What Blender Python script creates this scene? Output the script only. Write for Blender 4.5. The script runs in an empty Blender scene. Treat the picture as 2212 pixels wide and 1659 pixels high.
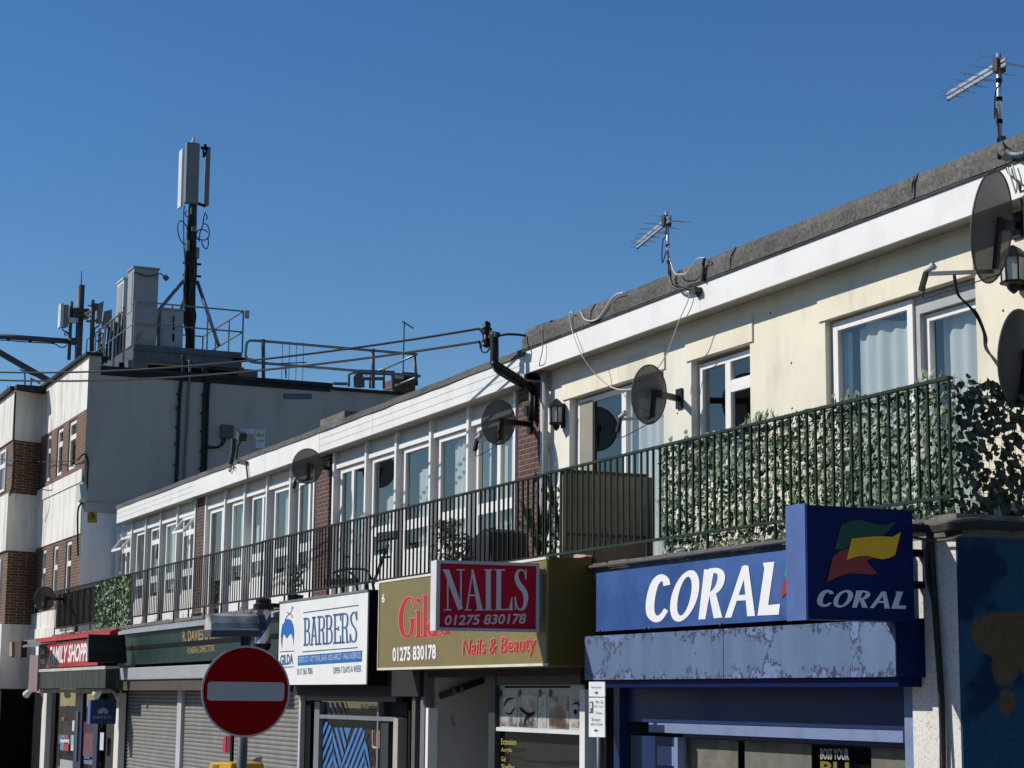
import bpy, bmesh, math, random
from mathutils import Vector, Matrix
random.seed(7)
S = bpy.context.scene
C = S.collection

# ------------------------------------------------------------------ camera
FPX, RHO = 4200.0, 0.009                 # focal length in pixels of a 2212 px wide picture, roll
YAW, PIT = math.radians(23.84), math.radians(9.163)
EYE = Vector((0.0, -11.2, 2.5))
FWD = Vector((-math.cos(YAW)*math.cos(PIT), math.sin(YAW)*math.cos(PIT), math.sin(PIT)))
R0 = Vector((math.sin(YAW), math.cos(YAW), 0)); U0 = R0.cross(FWD)
RGT = R0*math.cos(RHO) + U0*math.sin(RHO)
UPV = U0*math.cos(RHO) - R0*math.sin(RHO)
cd = bpy.data.cameras.new('camera'); cam = bpy.data.objects.new('camera', cd); C.objects.link(cam)
cd.sensor_fit = 'HORIZONTAL'; cd.sensor_width = 36.0; cd.lens = FPX/2212*36
cd.clip_start = 0.1; cd.clip_end = 5000
cam.matrix_world = Matrix(((RGT.x, UPV.x, -FWD.x, EYE.x), (RGT.y, UPV.y, -FWD.y, EYE.y), (RGT.z, UPV.z, -FWD.z, EYE.z), (0, 0, 0, 1)))
S.camera = cam

# ------------------------------------------------------------------ light: one sun and the sky, same direction
SUNV = Vector((-0.60, -1.0, 0.84)).normalized()      # towards the sun
EL = math.asin(SUNV.z); ROT = math.atan2(SUNV.x, SUNV.y)
W = bpy.data.worlds.new('World'); S.world = W; W.use_nodes = True
wt = W.node_tree; bg = wt.nodes['Background']
sky = wt.nodes.new('ShaderNodeTexSky'); sky.sky_type = 'NISHITA'; sky.sun_disc = False
sky.sun_elevation = EL; sky.sun_rotation = ROT
sky.altitude = 0; sky.air_density = 1.0; sky.dust_density = 0.0; sky.ozone_density = 4.0
hs = wt.nodes.new('ShaderNodeHueSaturation'); hs.inputs['Hue'].default_value = .505; hs.inputs['Saturation'].default_value = 1.24; hs.inputs['Value'].default_value = .98
wt.links.new(sky.outputs[0], hs.inputs['Color']); wt.links.new(hs.outputs[0], bg.inputs[0]); bg.inputs[1].default_value = 0.098
sd = bpy.data.lights.new('sun', 'SUN'); sun = bpy.data.objects.new('sun', sd); C.objects.link(sun)
sd.energy = 4.3; sd.angle = math.radians(0.5); sd.color = (1.0, 0.95, 0.87)
sun.rotation_euler = (-SUNV).to_track_quat('-Z', 'Y').to_euler(); sun.location = (0, -20, 30)
S.view_settings.view_transform = 'Standard'; S.view_settings.look = 'None'
S.view_settings.exposure = 0.0; S.view_settings.gamma = 1.0
S.render.engine = 'CYCLES'
S.cycles.max_bounces = 8; S.cycles.transparent_max_bounces = 24

# ------------------------------------------------------------------ from a measured spot to a place on a real wall
def ray(vx, vy): return RGT*((vx-1106)/FPX) - UPV*((vy-829.5)/FPX) + FWD
def hit(vx, vy, X=None, Y=None, Z=None, D=None):
    d = ray(vx, vy)
    if Y is not None: t = (Y-EYE.y)/d.y
    elif X is not None: t = (X-EYE.x)/d.x
    elif Z is not None: t = (Z-EYE.z)/d.z
    else: t = D
    return EYE + d*t
class Cr:                                  # a measured piece of the facade drawing
    def __init__(s, ox, oy, w=1000, k=None): s.ox, s.oy, s.k = ox, oy, (k or 2212/w)
    def v(s, cx, cy): return ((s.ox+cx/s.k)*2212/4032, (s.oy+cy/s.k)*2212/4032)
    def y(s, cx, cy, Y): return hit(*s.v(cx, cy), Y=Y)
    def x(s, cx, cy, X): return hit(*s.v(cx, cy), X=X)
    def z(s, cx, cy, Z): return hit(*s.v(cx, cy), Z=Z)
VV = Cr(0, 0, k=2212/4032)                # whole drawing, 2212 px wide

# ------------------------------------------------------------------ materials
def lin(h):
    h = h.lstrip('#'); o = []
    for i in (0, 2, 4):
        c = int(h[i:i+2], 16)/255; o.append(c/12.92 if c <= .04045 else ((c+.055)/1.055)**2.4)
    return tuple(o)
def col(c): return lin(c) if isinstance(c, str) else ((c, c, c) if isinstance(c, (int, float)) else c)
def nd(nt, t, **kw):
    n = nt.nodes.new(t)
    for k, v in kw.items(): setattr(n, k, v)
    return n
def noise(nt, scale, detail=4, stretch=None, rough=.6, coord='Object'):
    tc = nd(nt, 'ShaderNodeTexCoord'); mp = nd(nt, 'ShaderNodeMapping')
    if stretch: mp.inputs['Scale'].default_value = stretch
    nt.links.new(tc.outputs[coord], mp.inputs[0])
    n = nd(nt, 'ShaderNodeTexNoise'); n.inputs['Scale'].default_value = scale; n.inputs['Detail'].default_value = detail
    n.inputs['Roughness'].default_value = rough
    nt.links.new(mp.outputs[0], n.inputs['Vector']); return n
def ramp(nt, src, a, b, c0=(0, 0, 0), c1=(1, 1, 1)):
    r = nd(nt, 'ShaderNodeValToRGB'); e = r.color_ramp.elements
    e[0].position, e[1].position = a, b; e[0].color = (*c0, 1); e[1].color = (*c1, 1)
    nt.links.new(src, r.inputs[0]); return r
def mix(nt, fac, a, b, mode='MIX'):
    m = nd(nt, 'ShaderNodeMix', data_type='RGBA', blend_type=mode)
    if isinstance(fac, (int, float)): m.inputs[0].default_value = fac
    else: nt.links.new(fac, m.inputs[0])
    for i, s in ((6, a), (7, b)):
        if isinstance(s, tuple): m.inputs[i].default_value = (*s[:3], 1)
        else: nt.links.new(s, m.inputs[i])
    return m.outputs[2]
def base(name):
    m = bpy.data.materials.new(name); m.use_nodes = True
    return m, m.node_tree, m.node_tree.nodes['Principled BSDF']
def M(name, c, rough=.7, var=.12, vs=2.0, metal=0.0, bump=0.0, bs=60, spec=.25, dirt=0.0, dc=(.08, .075, .06), ds=1.5, dst=(1, 1, .12), da=.5, db=.75):
    m, nt, p = base(name); c = col(c)
    a = tuple(max(0, x*(1-var)) for x in c); b = tuple(min(1, x*(1+var)) for x in c)
    n = noise(nt, vs); out = ramp(nt, n.outputs[0], .3, .7, a, b).outputs[0]
    if dirt:
        dn = noise(nt, ds, 6, dst); d = ramp(nt, dn.outputs[0], da, db, (0, 0, 0), (dirt,)*3)
        out = mix(nt, d.outputs[0], out, tuple(dc))
        d2 = ramp(nt, noise(nt, ds*7, 5, (1, 1, dst[2]*.6)).outputs[0], .60, .72, (0, 0, 0), (dirt*.45,)*3); out = mix(nt, d2.outputs[0], out, tuple(dc))
    nt.links.new(out, p.inputs['Base Color'])
    p.inputs['Roughness'].default_value = rough; p.inputs['Metallic'].default_value = metal
    p.inputs['Specular IOR Level'].default_value = spec
    if bump:
        bn = noise(nt, bs, 3); bp = nd(nt, 'ShaderNodeBump'); bp.inputs['Strength'].default_value = bump
        bp.inputs['Distance'].default_value = .01
        nt.links.new(bn.outputs[0], bp.inputs['Height']); nt.links.new(bp.outputs[0], p.inputs['Normal'])
    return m
def glass(name, tint=.8, f0=.08, rough=0.0, boost=1.0):
    m, nt, p = base(name); nt.nodes.remove(p)
    o = nt.nodes['Material Output']
    t = nd(nt, 'ShaderNodeBsdfTransparent'); t.inputs[0].default_value = (tint*.97, tint, tint*.99, 1)
    g = nd(nt, 'ShaderNodeBsdfGlossy'); g.inputs['Roughness'].default_value = rough; g.inputs[0].default_value = (boost, boost*.93, boost*.84, 1)
    lw = nd(nt, 'ShaderNodeLayerWeight'); lw.inputs[0].default_value = .5
    pw = nd(nt, 'ShaderNodeMath', operation='POWER'); pw.inputs[1].default_value = 5; nt.links.new(lw.outputs['Facing'], pw.inputs[0])
    f = nd(nt, 'ShaderNodeMath', operation='MULTIPLY_ADD'); f.inputs[1].default_value = 1-f0; f.inputs[2].default_value = f0; nt.links.new(pw.outputs[0], f.inputs[0])
    nz = noise(nt, 1.3, 1); bp = nd(nt, 'ShaderNodeBump'); bp.inputs['Strength'].default_value = .05; bp.inputs['Distance'].default_value = .02
    nt.links.new(nz.outputs[0], bp.inputs['Height']); nt.links.new(bp.outputs[0], g.inputs['Normal'])
    mx = nd(nt, 'ShaderNodeMixShader')
    nt.links.new(f.outputs[0], mx.inputs[0]); nt.links.new(t.outputs[0], mx.inputs[1]); nt.links.new(g.outputs[0], mx.inputs[2])
    nt.links.new(mx.outputs[0], o.inputs[0]); return m
def brick(name, c1, c2, mortar, w=.225, h=.075):
    m, nt, p = base(name)
    tc = nd(nt, 'ShaderNodeTexCoord'); sp = nd(nt, 'ShaderNodeSeparateXYZ'); nt.links.new(tc.outputs['Object'], sp.inputs[0])
    ad = nd(nt, 'ShaderNodeMath', operation='ADD'); nt.links.new(sp.outputs[0], ad.inputs[0]); nt.links.new(sp.outputs[1], ad.inputs[1])
    cb = nd(nt, 'ShaderNodeCombineXYZ'); nt.links.new(ad.outputs[0], cb.inputs[0]); nt.links.new(sp.outputs[2], cb.inputs[1])
    b = nd(nt, 'ShaderNodeTexBrick'); b.inputs['Scale'].default_value = 1.0
    b.inputs['Brick Width'].default_value = w; b.inputs['Row Height'].default_value = h; b.inputs['Mortar Size'].default_value = .006
    b.inputs['Mortar Smooth'].default_value = .2; b.inputs['Bias'].default_value = 0
    b.inputs['Color1'].default_value = (*col(c1), 1); b.inputs['Color2'].default_value = (*col(c2), 1); b.inputs['Mortar'].default_value = (*col(mortar), 1)
    nt.links.new(cb.outputs[0], b.inputs['Vector'])
    n = noise(nt, 9, 4); out = mix(nt, .55, b.outputs[0], ramp(nt, n.outputs[0], .25, .75, (.55, .55, .55), (1.3, 1.25, 1.2)).outputs[0], 'MULTIPLY')
    nt.links.new(out, p.inputs['Base Color']); p.inputs['Roughness'].default_value = .85
    bp = nd(nt, 'ShaderNodeBump'); bp.inputs['Strength'].default_value = .5; bp.inputs['Distance'].default_value = .01; bp.invert = True
    nt.links.new(b.outputs['Fac'], bp.inputs['Height']); nt.links.new(bp.outputs[0], p.inputs['Normal'])
    return m
def leafmat(name, cols):
    m, nt, p = base(name)
    g = nd(nt, 'ShaderNodeNewGeometry'); r = nd(nt, 'ShaderNodeValToRGB'); e = r.color_ramp.elements
    while len(e) < len(cols): e.new(.5)
    for i, c in enumerate(cols): e[i].position = i/(len(cols)-1); e[i].color = (*col(c), 1)
    nt.links.new(g.outputs['Random Per Island'], r.inputs[0]); nt.links.new(r.outputs[0], p.inputs['Base Color'])
    p.inputs['Roughness'].default_value = .55
    tr = nd(nt, 'ShaderNodeBsdfTranslucent'); nt.links.new(r.outputs[0], tr.inputs[0])
    mx = nd(nt, 'ShaderNodeMixShader'); mx.inputs[0].default_value = .12
    nt.links.new(p.outputs[0], mx.inputs[1]); nt.links.new(tr.outputs[0], mx.inputs[2]); nt.links.new(mx.outputs[0], nt.nodes['Material Output'].inputs[0])
    return m
def speck(name, a, b, sc=60, mid=.5, sp=.12, big=.25):
    m, nt, p = base(name)
    n = noise(nt, sc, 3, rough=.75); n2 = noise(nt, 1.2, 4)
    o = ramp(nt, n.outputs[0], mid-sp, mid+sp, col(a), col(b)).outputs[0]
    o = mix(nt, big, o, ramp(nt, n2.outputs[0], .35, .65, (.45, .45, .45), (1, 1, 1)).outputs[0], 'MULTIPLY')
    nt.links.new(o, p.inputs['Base Color']); p.inputs['Roughness'].default_value = .95; p.inputs['Specular IOR Level'].default_value = .15
    bp = nd(nt, 'ShaderNodeBump'); bp.inputs['Strength'].default_value = .6; bp.inputs['Distance'].default_value = .01
    nt.links.new(n.outputs[0], bp.inputs['Height']); nt.links.new(bp.outputs[0], p.inputs['Normal'])
    return m

m_cream = M('cream_render', (.80, .735, .585), .9, .07, 1.1, bump=.35, bs=45, dirt=.5, dc=(.30, .29, .25), ds=.9, dst=(1, 1, .35))
m_creamw = M('pale_render', (.78, .745, .65), .9, .06, 1.1, bump=.3, bs=45, dirt=.3, dc=(.35, .34, .31), ds=1.2, dst=(1, 1, .3))
m_fascia = M('white_fascia_board', (.82, .805, .77), .55, .03, 1.5, dirt=.22, dc=(.40, .40, .38), ds=2.2, dst=(1, 1, .6))
m_clad = M('white_plastic_cladding', (.80, .785, .75), .45, .03, 2, dirt=.22, dc=(.40, .40, .37), ds=2.2, dst=(1, 1, .5))
m_soffit = M('soffit_board', (.42, .40, .36), .8, .12, 2)
m_felt = speck('mineral_felt', (.085, .083, .078), (.215, .205, .19), 26, .5, .17, .62)
m_flash = M('lead_flashing', (.035, .04, .045), .5, .3, 4)
m_upvc = M('white_window_plastic', (.84, .82, .785), .35, .03, 2)
m_panel = M('grey_white_infill_panel', (.64, .62, .59), .5, .05, 1)
m_glass = glass('window_glass', .86, .15)
m_shopglass = glass('shop_glass', .75, .05)
m_curtain = M('net_curtain', (.62, .65, .64), .9, .05, 3)
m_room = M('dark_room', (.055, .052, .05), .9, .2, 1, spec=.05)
m_brick = brick('red_brown_brick', (.115, .04, .026), (.06, .026, .02), (.22, .19, .165))
m_brickl = brick('brown_brick', (.15, .075, .04), (.09, .043, .026), (.34, .28, .21), .235, .082)
m_wrender = M('white_stained_render', (.78, .755, .69), .9, .06, 1.0, bump=.3, bs=30, dirt=.6, dc=(.30, .285, .23), ds=1.3, dst=(1.6, 1.6, .3), da=.45, db=.72)
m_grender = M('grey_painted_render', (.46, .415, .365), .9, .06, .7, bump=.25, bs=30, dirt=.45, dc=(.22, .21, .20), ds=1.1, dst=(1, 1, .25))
m_lrender = M('bounce_pale_render', (.89, .86, .81), .9, .05, .8, bump=.2, bs=30, dirt=.3, dc=(.35, .34, .33), ds=1)  # pale paint, lifted further to stand in for light bounced off the flats
m_cap = M('black_coping_felt', (.03, .03, .032), .8, .3, 6)
m_blackpaint = M('black_railing_paint', (.012, .012, .011), .6, .3, 8)
m_greenpaint = M('dark_green_railing_paint', (.012, .030, .017), .5, .3, 6, dirt=.5, dc=(.16, .06, .025), ds=5, dst=(1, 1, .35), da=.62, db=.7)
m_conc = M('weathered_concrete', (.17, .155, .14), .95, .3, 5, bump=.6, bs=25, dirt=.6, dc=(.04, .038, .03), ds=4, dst=(1, 1, 1))
m_pipe = M('grey_plastic_pipe', (.10, .095, .085), .55, .15, 6)
m_blackpl = M('black_plastic', (.012, .012, .013), .45, .25, 6)
m_darkm = M('dark_metal', (.03, .031, .033), .45, .25, 6, spec=.5)
m_galv = M('galvanised_steel', (.22, .245, .25), .42, .14, 5, metal=.55)
m_galvd = M('dull_galvanised_steel', (.085, .10, .11), .5, .18, 5, metal=.4)
m_alu = M('aluminium', (.62, .63, .64), .35, .08, 6, metal=.7)
m_cable = M('black_cable', (.02, .02, .02), .6, .2, 8)
m_wcable = M('white_cable', (.62, .60, .56), .6, .08, 8)
m_cab = M('grey_cabinet_paint', (.30, .30, .295), .5, .06, 2, dirt=.25, dc=(.25, .25, .24))
m_ant = M('antenna_radome', (.19, .20, .20), .6, .08, 2)
m_wood = M('brown_stained_wood', (.19, .15, .12), .8, .25, 3, dirt=.3, dc=(.04, .03, .025), ds=2, dst=(4, 4, .2))
m_dk = M('dark_paint', (.006, .006, .007), .7, .3, 3, spec=.1)
m_white = M('white_letter', (.82, .82, .82), .5, .02, 3)
m_road = speck('asphalt', (.035, .035, .036), (.075, .074, .072), 30)
m_pave = M('paving_slab', (.42, .40, .36), .9, .12, 3, bump=.3)
m_kerb = M('kerb_stone', (.30, .29, .28), .9, .1, 4)
m_ground = M('ground_soil', (.12, .115, .09), .95, .2, .3)

# ------------------------------------------------------------------ mesh builder
ORG = {}
class MB:
    def __init__(s): s.vs, s.fs, s.pc = [], [], []
    def add(s, vs, fs):
        b = len(s.vs); s.pc.append((b, len(s.fs), len(vs), len(fs))); s.vs += [Vector(v) for v in vs]; s.fs += [tuple(i+b for i in f) for f in fs]; return s
    def box(s, x0, x1, y0, y1, z0, z1):
        return s.add([(x0, y0, z0), (x1, y0, z0), (x1, y1, z0), (x0, y1, z0), (x0, y0, z1), (x1, y0, z1), (x1, y1, z1), (x0, y1, z1)],
                     [(0, 3, 2, 1), (4, 5, 6, 7), (0, 1, 5, 4), (1, 2, 6, 5), (2, 3, 7, 6), (3, 0, 4, 7)])
    def prism(s, pts, vec):
        n = len(pts); vec = Vector(vec); p = [Vector(q) for q in pts]
        return s.add(p+[q+vec for q in p], [tuple(range(n))[::-1], tuple(range(n, 2*n))]+[(i, (i+1) % n, n+(i+1) % n, n+i) for i in range(n)])
    def poly(s, pts): return s.add(pts, [tuple(range(len(pts)))])
    def bar(s, a, b, w, h=None, up=(0, 0, 1)):           # rectangular bar
        a, b = Vector(a), Vector(b); d = (b-a).normalized(); u = Vector(up)
        if abs(d.dot(u)) > .95: u = Vector((0, 1, 0))
        x = d.cross(u).normalized()*(w/2); y = x.cross(d).normalized()*((h or w)/2)
        return s.prism([a-x-y, a+x-y, a+x+y, a-x+y], b-a)
    def tube(s, path, r, n=7, cap=True):
        P = [Vector(p) for p in path]; m = len(P); rs = ([r[min(int(i/(m-1)*(len(r)-1)), len(r)-2)]*(1-(i/(m-1)*(len(r)-1)-min(int(i/(m-1)*(len(r)-1)), len(r)-2)))+r[min(int(i/(m-1)*(len(r)-1)), len(r)-2)+1]*(i/(m-1)*(len(r)-1)-min(int(i/(m-1)*(len(r)-1)), len(r)-2)) for i in range(m)] if isinstance(r, (list, tuple)) else [r]*m)
        vs, fs = [], []; ref = None
        for i in range(m):
            d = (P[min(i+1, m-1)]-P[max(i-1, 0)])
            if d.length < 1e-9: d = Vector((0, 0, 1))
            d.normalize()
            if ref is None: ref = Vector((0, 0, 1)) if abs(d.z) < .9 else Vector((1, 0, 0))
            x = d.cross(ref); x = x.normalized() if x.length > 1e-6 else d.orthogonal().normalized()
            y = x.cross(d).normalized(); ref = y
            for k in range(n):
                t = 2*math.pi*k/n; vs.append(P[i]+(x*math.cos(t)+y*math.sin(t))*rs[i])
        for i in range(m-1):
            for k in range(n): fs.append((i*n+k, i*n+(k+1) % n, (i+1)*n+(k+1) % n, (i+1)*n+k))
        if cap: fs += [tuple(range(n))[::-1], tuple(range((m-1)*n, m*n))]
        return s.add(vs, fs)
    def lathe(s, o, axis, prof, n=16, caps=True):                   # prof: (distance along axis, radius)
        o, ax = Vector(o), Vector(axis).normalized(); x = ax.orthogonal().normalized(); y = ax.cross(x)
        vs = []; m = len(prof)
        for h, r in prof:
            for k in range(n):
                t = 2*math.pi*k/n; vs.append(o+ax*h+(x*math.cos(t)+y*math.sin(t))*r)
        fs = [(i*n+k, i*n+(k+1) % n, (i+1)*n+(k+1) % n, (i+1)*n+k) for i in range(m-1) for k in range(n)]
        if caps: fs += [tuple(range(n))[::-1], tuple(range((m-1)*n, m*n))]
        return s.add(vs, fs)
    def build(s, name, mat, parent=None, smooth=False, fix=True, bevel=0):
        org = ORG[parent] if parent else Vector((0, 0, 0))
        me = bpy.data.meshes.new(name); me.from_pydata([v-org for v in s.vs], [], s.fs)
        if fix:
            b = bmesh.new(); b.from_mesh(me); bmesh.ops.recalc_face_normals(b, faces=b.faces); b.to_mesh(me); b.free()
        for m in (mat if isinstance(mat, list) else [mat]): me.materials.append(m)
        if smooth:
            for p in me.polygons: p.use_smooth = True
        o = bpy.data.objects.new(name, me); C.objects.link(o)
        if parent: o.parent = parent
        if bevel:
            bv = o.modifiers.new('bevel', 'BEVEL'); bv.width = bevel; bv.segments = 2; bv.limit_method = 'ANGLE'
        ORG[o] = org; return o
    def each(s, name, mat, parent=None, **kw):           # every piece an object of its own
        out = []
        for vb, fb, vn, fn in s.pc:
            k = MB(); k.vs = s.vs[vb:vb+vn]; k.fs = [tuple(i-vb for i in f) for f in s.fs[fb:fb+fn]]; out.append(k.build(name, mat, parent, **kw))
        return out
def tag(o, label, cat, group=None, kind=None):
    o['label'] = label; o['category'] = cat
    if group: o['group'] = group
    if kind: o['kind'] = kind
    return o
def thing(name, label, cat, loc=(0, 0, 0), group=None):
    o = bpy.data.objects.new(name, None); C.objects.link(o); o.location = loc; o.empty_display_size = .2
    ORG[o] = Vector(loc); return tag(o, label, cat, group)
def single(mb, name, mat, label, cat, group=None, **kw): return tag(mb.build(name, mat, None, **kw), label, cat, group)
def structure(mb, name, mat): o = mb.build(name, mat); o['kind'] = 'structure'; return o
def sag(a, b, s, n=14):
    a, b = Vector(a), Vector(b)
    return [a.lerp(b, i/n)-Vector((0, 0, 4*s*(i/n)*(1-i/n))) for i in range(n+1)]
def smooth(pts, n=6):                                    # Catmull-Rom
    P = [Vector(p) for p in pts]; Q = [P[0]*2-P[1]]+P+[P[-1]*2-P[-2]]; out = []
    for i in range(1, len(Q)-2):
        for k in range(n):
            t = k/n; a, b, c, d = Q[i-1:i+3]
            out.append(.5*((2*b)+(c-a)*t+(2*a-5*b+4*c-d)*t*t+(3*b-a-3*c+d)*t**3))
    return out+[P[-1]]
def walled(mb, x0, x1, z0, z1, y0, y1, holes):           # a wall in the plane of the facade with openings
    xs = sorted({x0, x1, *[h[0] for h in holes], *[h[1] for h in holes]})
    for a, b in zip(xs, xs[1:]):
        if a < x0 or b > x1: continue
        cur = z0
        for h in sorted([h for h in holes if h[0] <= a+1e-6 and h[1] >= b-1e-6], key=lambda h: h[2]):
            if h[2] > cur: mb.box(a, b, y0, y1, cur, h[2])
            cur = h[3]
        if cur < z1: mb.box(a, b, y0, y1, cur, z1)
    return mb
def window(par, x0, x1, z0, z1, y, fw=.065, mull=(), tran=(), curtain=None, mat=None, name='window', dep=.06):
    f = MB(); f.box(x0, x0+fw, y, y+dep, z0, z1).box(x1-fw, x1, y, y+dep, z0, z1)
    f.box(x0+fw, x1-fw, y+.002, y+dep, z1-fw, z1).box(x0+fw, x1-fw, y+.002, y+dep, z0, z0+fw)
    for m, w in mull: f.box(m-w/2, m+w/2, y+.004, y+dep, z0+fw, z1-fw)
    for a, b, z, w in tran: f.box(a, b, y+.006, y+dep, z-w/2, z+w/2)
    o = f.build(name, mat or m_upvc, par)
    p = MB().poly([(x0+.02, y+.035, z0+.02), (x1-.02, y+.035, z0+.02), (x1-.02, y+.035, z1-.02), (x0+.02, y+.035, z1-.02)])
    p.build('pane', m_glass, o, fix=False)
    for cx0, cx1, ct in (curtain or ()):
        c = MB(); n = max(8, int((cx1-cx0)/.035)); vs = []
        for i in range(n+1):
            x = cx0+(cx1-cx0)*i/n; dy = .022*math.sin(i*.95)+.014*math.sin(i*.37+1)
            x -= .12*abs((x-EYE.x)/(y-EYE.y))                # seen at a slant through the glass
            vs += [(x, y+.14+dy, z0-.1), (x, y+.14+dy*.8, ct+.04*math.sin(i*.21))]
        c.add(vs, [(2*i, 2*i+2, 2*i+3, 2*i+1) for i in range(n)]).build('curtain', m_curtain, o, smooth=True, fix=False)
    return o

# ------------------------------------------------------------------ lettering
def fit_text(s, bl, br, tl, mat, par, name='lettering', bold=0.0, shear=0.0, off=.004, track=1.0):
    cu = bpy.data.curves.new('t', 'FONT'); cu.body = s; cu.offset = bold; cu.shear = shear; cu.space_character = track
    cu.resolution_u = 3; cu.align_x = 'LEFT'
    ob = bpy.data.objects.new('t', cu); C.objects.link(ob)
    dg = bpy.context.evaluated_depsgraph_get(); me = bpy.data.meshes.new_from_object(ob.evaluated_get(dg))
    bpy.data.objects.remove(ob); bpy.data.curves.remove(cu)
    bl, br, tl = Vector(bl), Vector(br), Vector(tl); R, U = br-bl, tl-bl; N = R.cross(U).normalized()
    xs = [v.co.x for v in me.vertices]; ys = [v.co.y for v in me.vertices]; x0, x1, y0, y1 = min(xs), max(xs), min(ys), max(ys)
    mb = MB(); mb.add([bl+R*((v.co.x-x0)/(x1-x0))+U*((v.co.y-y0)/(y1-y0))+N*off for v in me.vertices], [tuple(p.vertices) for p in me.polygons])
    bpy.data.meshes.remove(me)
    return mb.build(name, mat, par, fix=False)
def stroke(pts, w):                                      # centre line and widths -> outline
    P = [Vector((*p, 0)) for p in pts]; ws = w if isinstance(w, (list, tuple)) else [w]*len(P); L, R = [], []
    for i, p in enumerate(P):
        d = (P[min(i+1, len(P)-1)]-P[max(i-1, 0)]).normalized(); n = Vector((-d.y, d.x, 0))*ws[i]/2
        L.append(tuple((p+n)[:2])); R.append(tuple((p-n)[:2]))
    return [[L[i], L[i+1], R[i+1], R[i]] for i in range(len(P)-1)]
def curve2(pts, n=5): return [tuple(v[:2]) for v in smooth([(*p, 0) for p in pts], n)]
def scurve(pts, ws, n=5):
    q = curve2(pts, n); m = len(pts)-1; W_ = []
    for i in range(len(q)):
        t = i/(len(q)-1)*m; k = min(int(t), m-1); W_.append(ws[k]+(ws[k+1]-ws[k])*(t-k))
    return stroke(q, W_)
def ring2(c, a, b, c2, a2, b2, n=28):
    out = []
    for i in range(n):
        q = []
        for (cc, aa, bb, j) in ((c, a, b, i), (c, a, b, i+1), (c2, a2, b2, i+1), (c2, a2, b2, i)):
            t = 2*math.pi*j/n; q.append((cc[0]+aa[0]*math.cos(t)+bb[0]*math.sin(t), cc[1]+aa[1]*math.cos(t)+bb[1]*math.sin(t)))
        out.append(q)
    return out
def glyphs(groups, f, nrm, mat, par, name='lettering', off=.004, step=.0006):
    mb = MB(); nrm = Vector(nrm)
    for i, g in enumerate(groups):
        for q in g: mb.poly([f(*p)+nrm*(off+step*(i % 4)) for p in q])
    return mb.build(name, mat, par, fix=False)
# ================================================================== ground and street
structure(MB().box(-400, 300, -300, 400, -.6, 0), 'ground', m_ground)
structure(MB().box(-300, 200, -9.6, -4.1, .0, .006), 'road', m_road)
structure(MB().box(-300, 200, -3.95, -1.0, .0, .12), 'pavement', m_pave)
structure(MB().box(-300, 200, -14.0, -9.75, .0, .12), 'far_pavement', m_pave)
structure(MB().box(-300, 200, -4.1, -3.95, .0, .12), 'kerb', m_kerb)
structure(MB().box(-300, 200, -9.75, -9.6, .0, .12), 'far_kerb', m_kerb)

# ================================================================== upper flats: cream rendered one at the near end
ROOFB = 6.0
XE = -12.7                                               # near end of the terrace
fl = thing('cream_flat', 'cream rendered flat with white fascia above the blue betting shop', 'flat', (-18.5, 0, 4.0))
H1 = (-23.42, -20.75, 4.05, 6.49); H2 = (-20.06, -18.70, 4.9, 6.49); H3 = (-17.16, -14.60, 4.05, 6.47)
w = MB(); walled(w, -24.16, -18.9-1.16, 4.0, 6.98, 0, .25, [H1]); w.build('wall', m_creamw, fl)
w = MB(); walled(w, -20.06, XE, 4.0, 6.98, 0, .25, [H2, H3]); w.build('wall', m_cream, fl)
w = MB()                                                 # raised render bands over the openings, dropped drip lip
for a, b, z in ((-23.62, -20.70, 6.49), (-20.17, -18.62, 6.49), (-17.27, -14.60, 6.47)):
    w.box(a, b, -.022, .0, z, z+.30)
w.each('lintel', m_cream, fl)
f = MB().box(-24.25, -19.3, -.30, -.27, 6.93, 7.25).box(-19.295, XE+.1, -.30, -.27, 6.93, 7.25)
f.build('fascia', m_fascia, fl)
MB().box(-24.2, XE+.1, -.27, .0, 6.955, 6.975).build('soffit', m_soffit, fl)
r = MB(); n = 70; vs = []                                # lumpy mineral felt upstand
for i in range(n+1):
    x = -24.28+(XE+.15+24.28)*i/n; j = random.uniform(-.012, .012); k = random.uniform(-.02, .02)
    vs += [(x, -.325+j*.4, 7.275+j*.5), (x, -.32+j, 7.42), (x, -.27+k*.5, 7.525+k*.5), (x, -.12, 7.555+k*.4), (x, .5, 7.50), (x, 5.5, 7.5)]
r.add(vs, [(i*6+q, (i+1)*6+q, (i+1)*6+q+1, i*6+q+1) for i in range(n) for q in range(5)])
r.add([vs[q] for q in range(6)]+[(-24.28, 5.5, 7.2), (-24.28, -.3, 7.2)], [tuple(range(8))])
r.build('felt_roof', m_felt, fl, fix=False)
m = MB()
for x in (-22.15, -18.6, -15.1):
    t_ = random.uniform(-.05, .05); m.prism([(x, -.333, 7.285), (x+.035, -.333, 7.285), (x+.035+t_, -.331, 7.43), (x+.03+t_, -.276, 7.535), (x+t_, -.276, 7.535), (x+t_, -.331, 7.43)], (0, .012, -.004))
m.each('felt_lap', m_felt, fl)
m = MB()
for x, z in ((-17.83, 6.12), (-17.83, 5.62), (-14.2, 6.05), (-23.85, 5.6), (-23.8, 5.5), (-18.25, 6.75), (-20.4, 5.9)): m.lathe((x, -.001, z), (0, -1, 0), [(0, .014), (.004, .010)], 7)
m.each('fixing_hole', m_dk, fl)
MB().box(-24.27, XE+.12, -.318, -.26, 7.25, 7.29).build('flashing', m_flash, fl)
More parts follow.
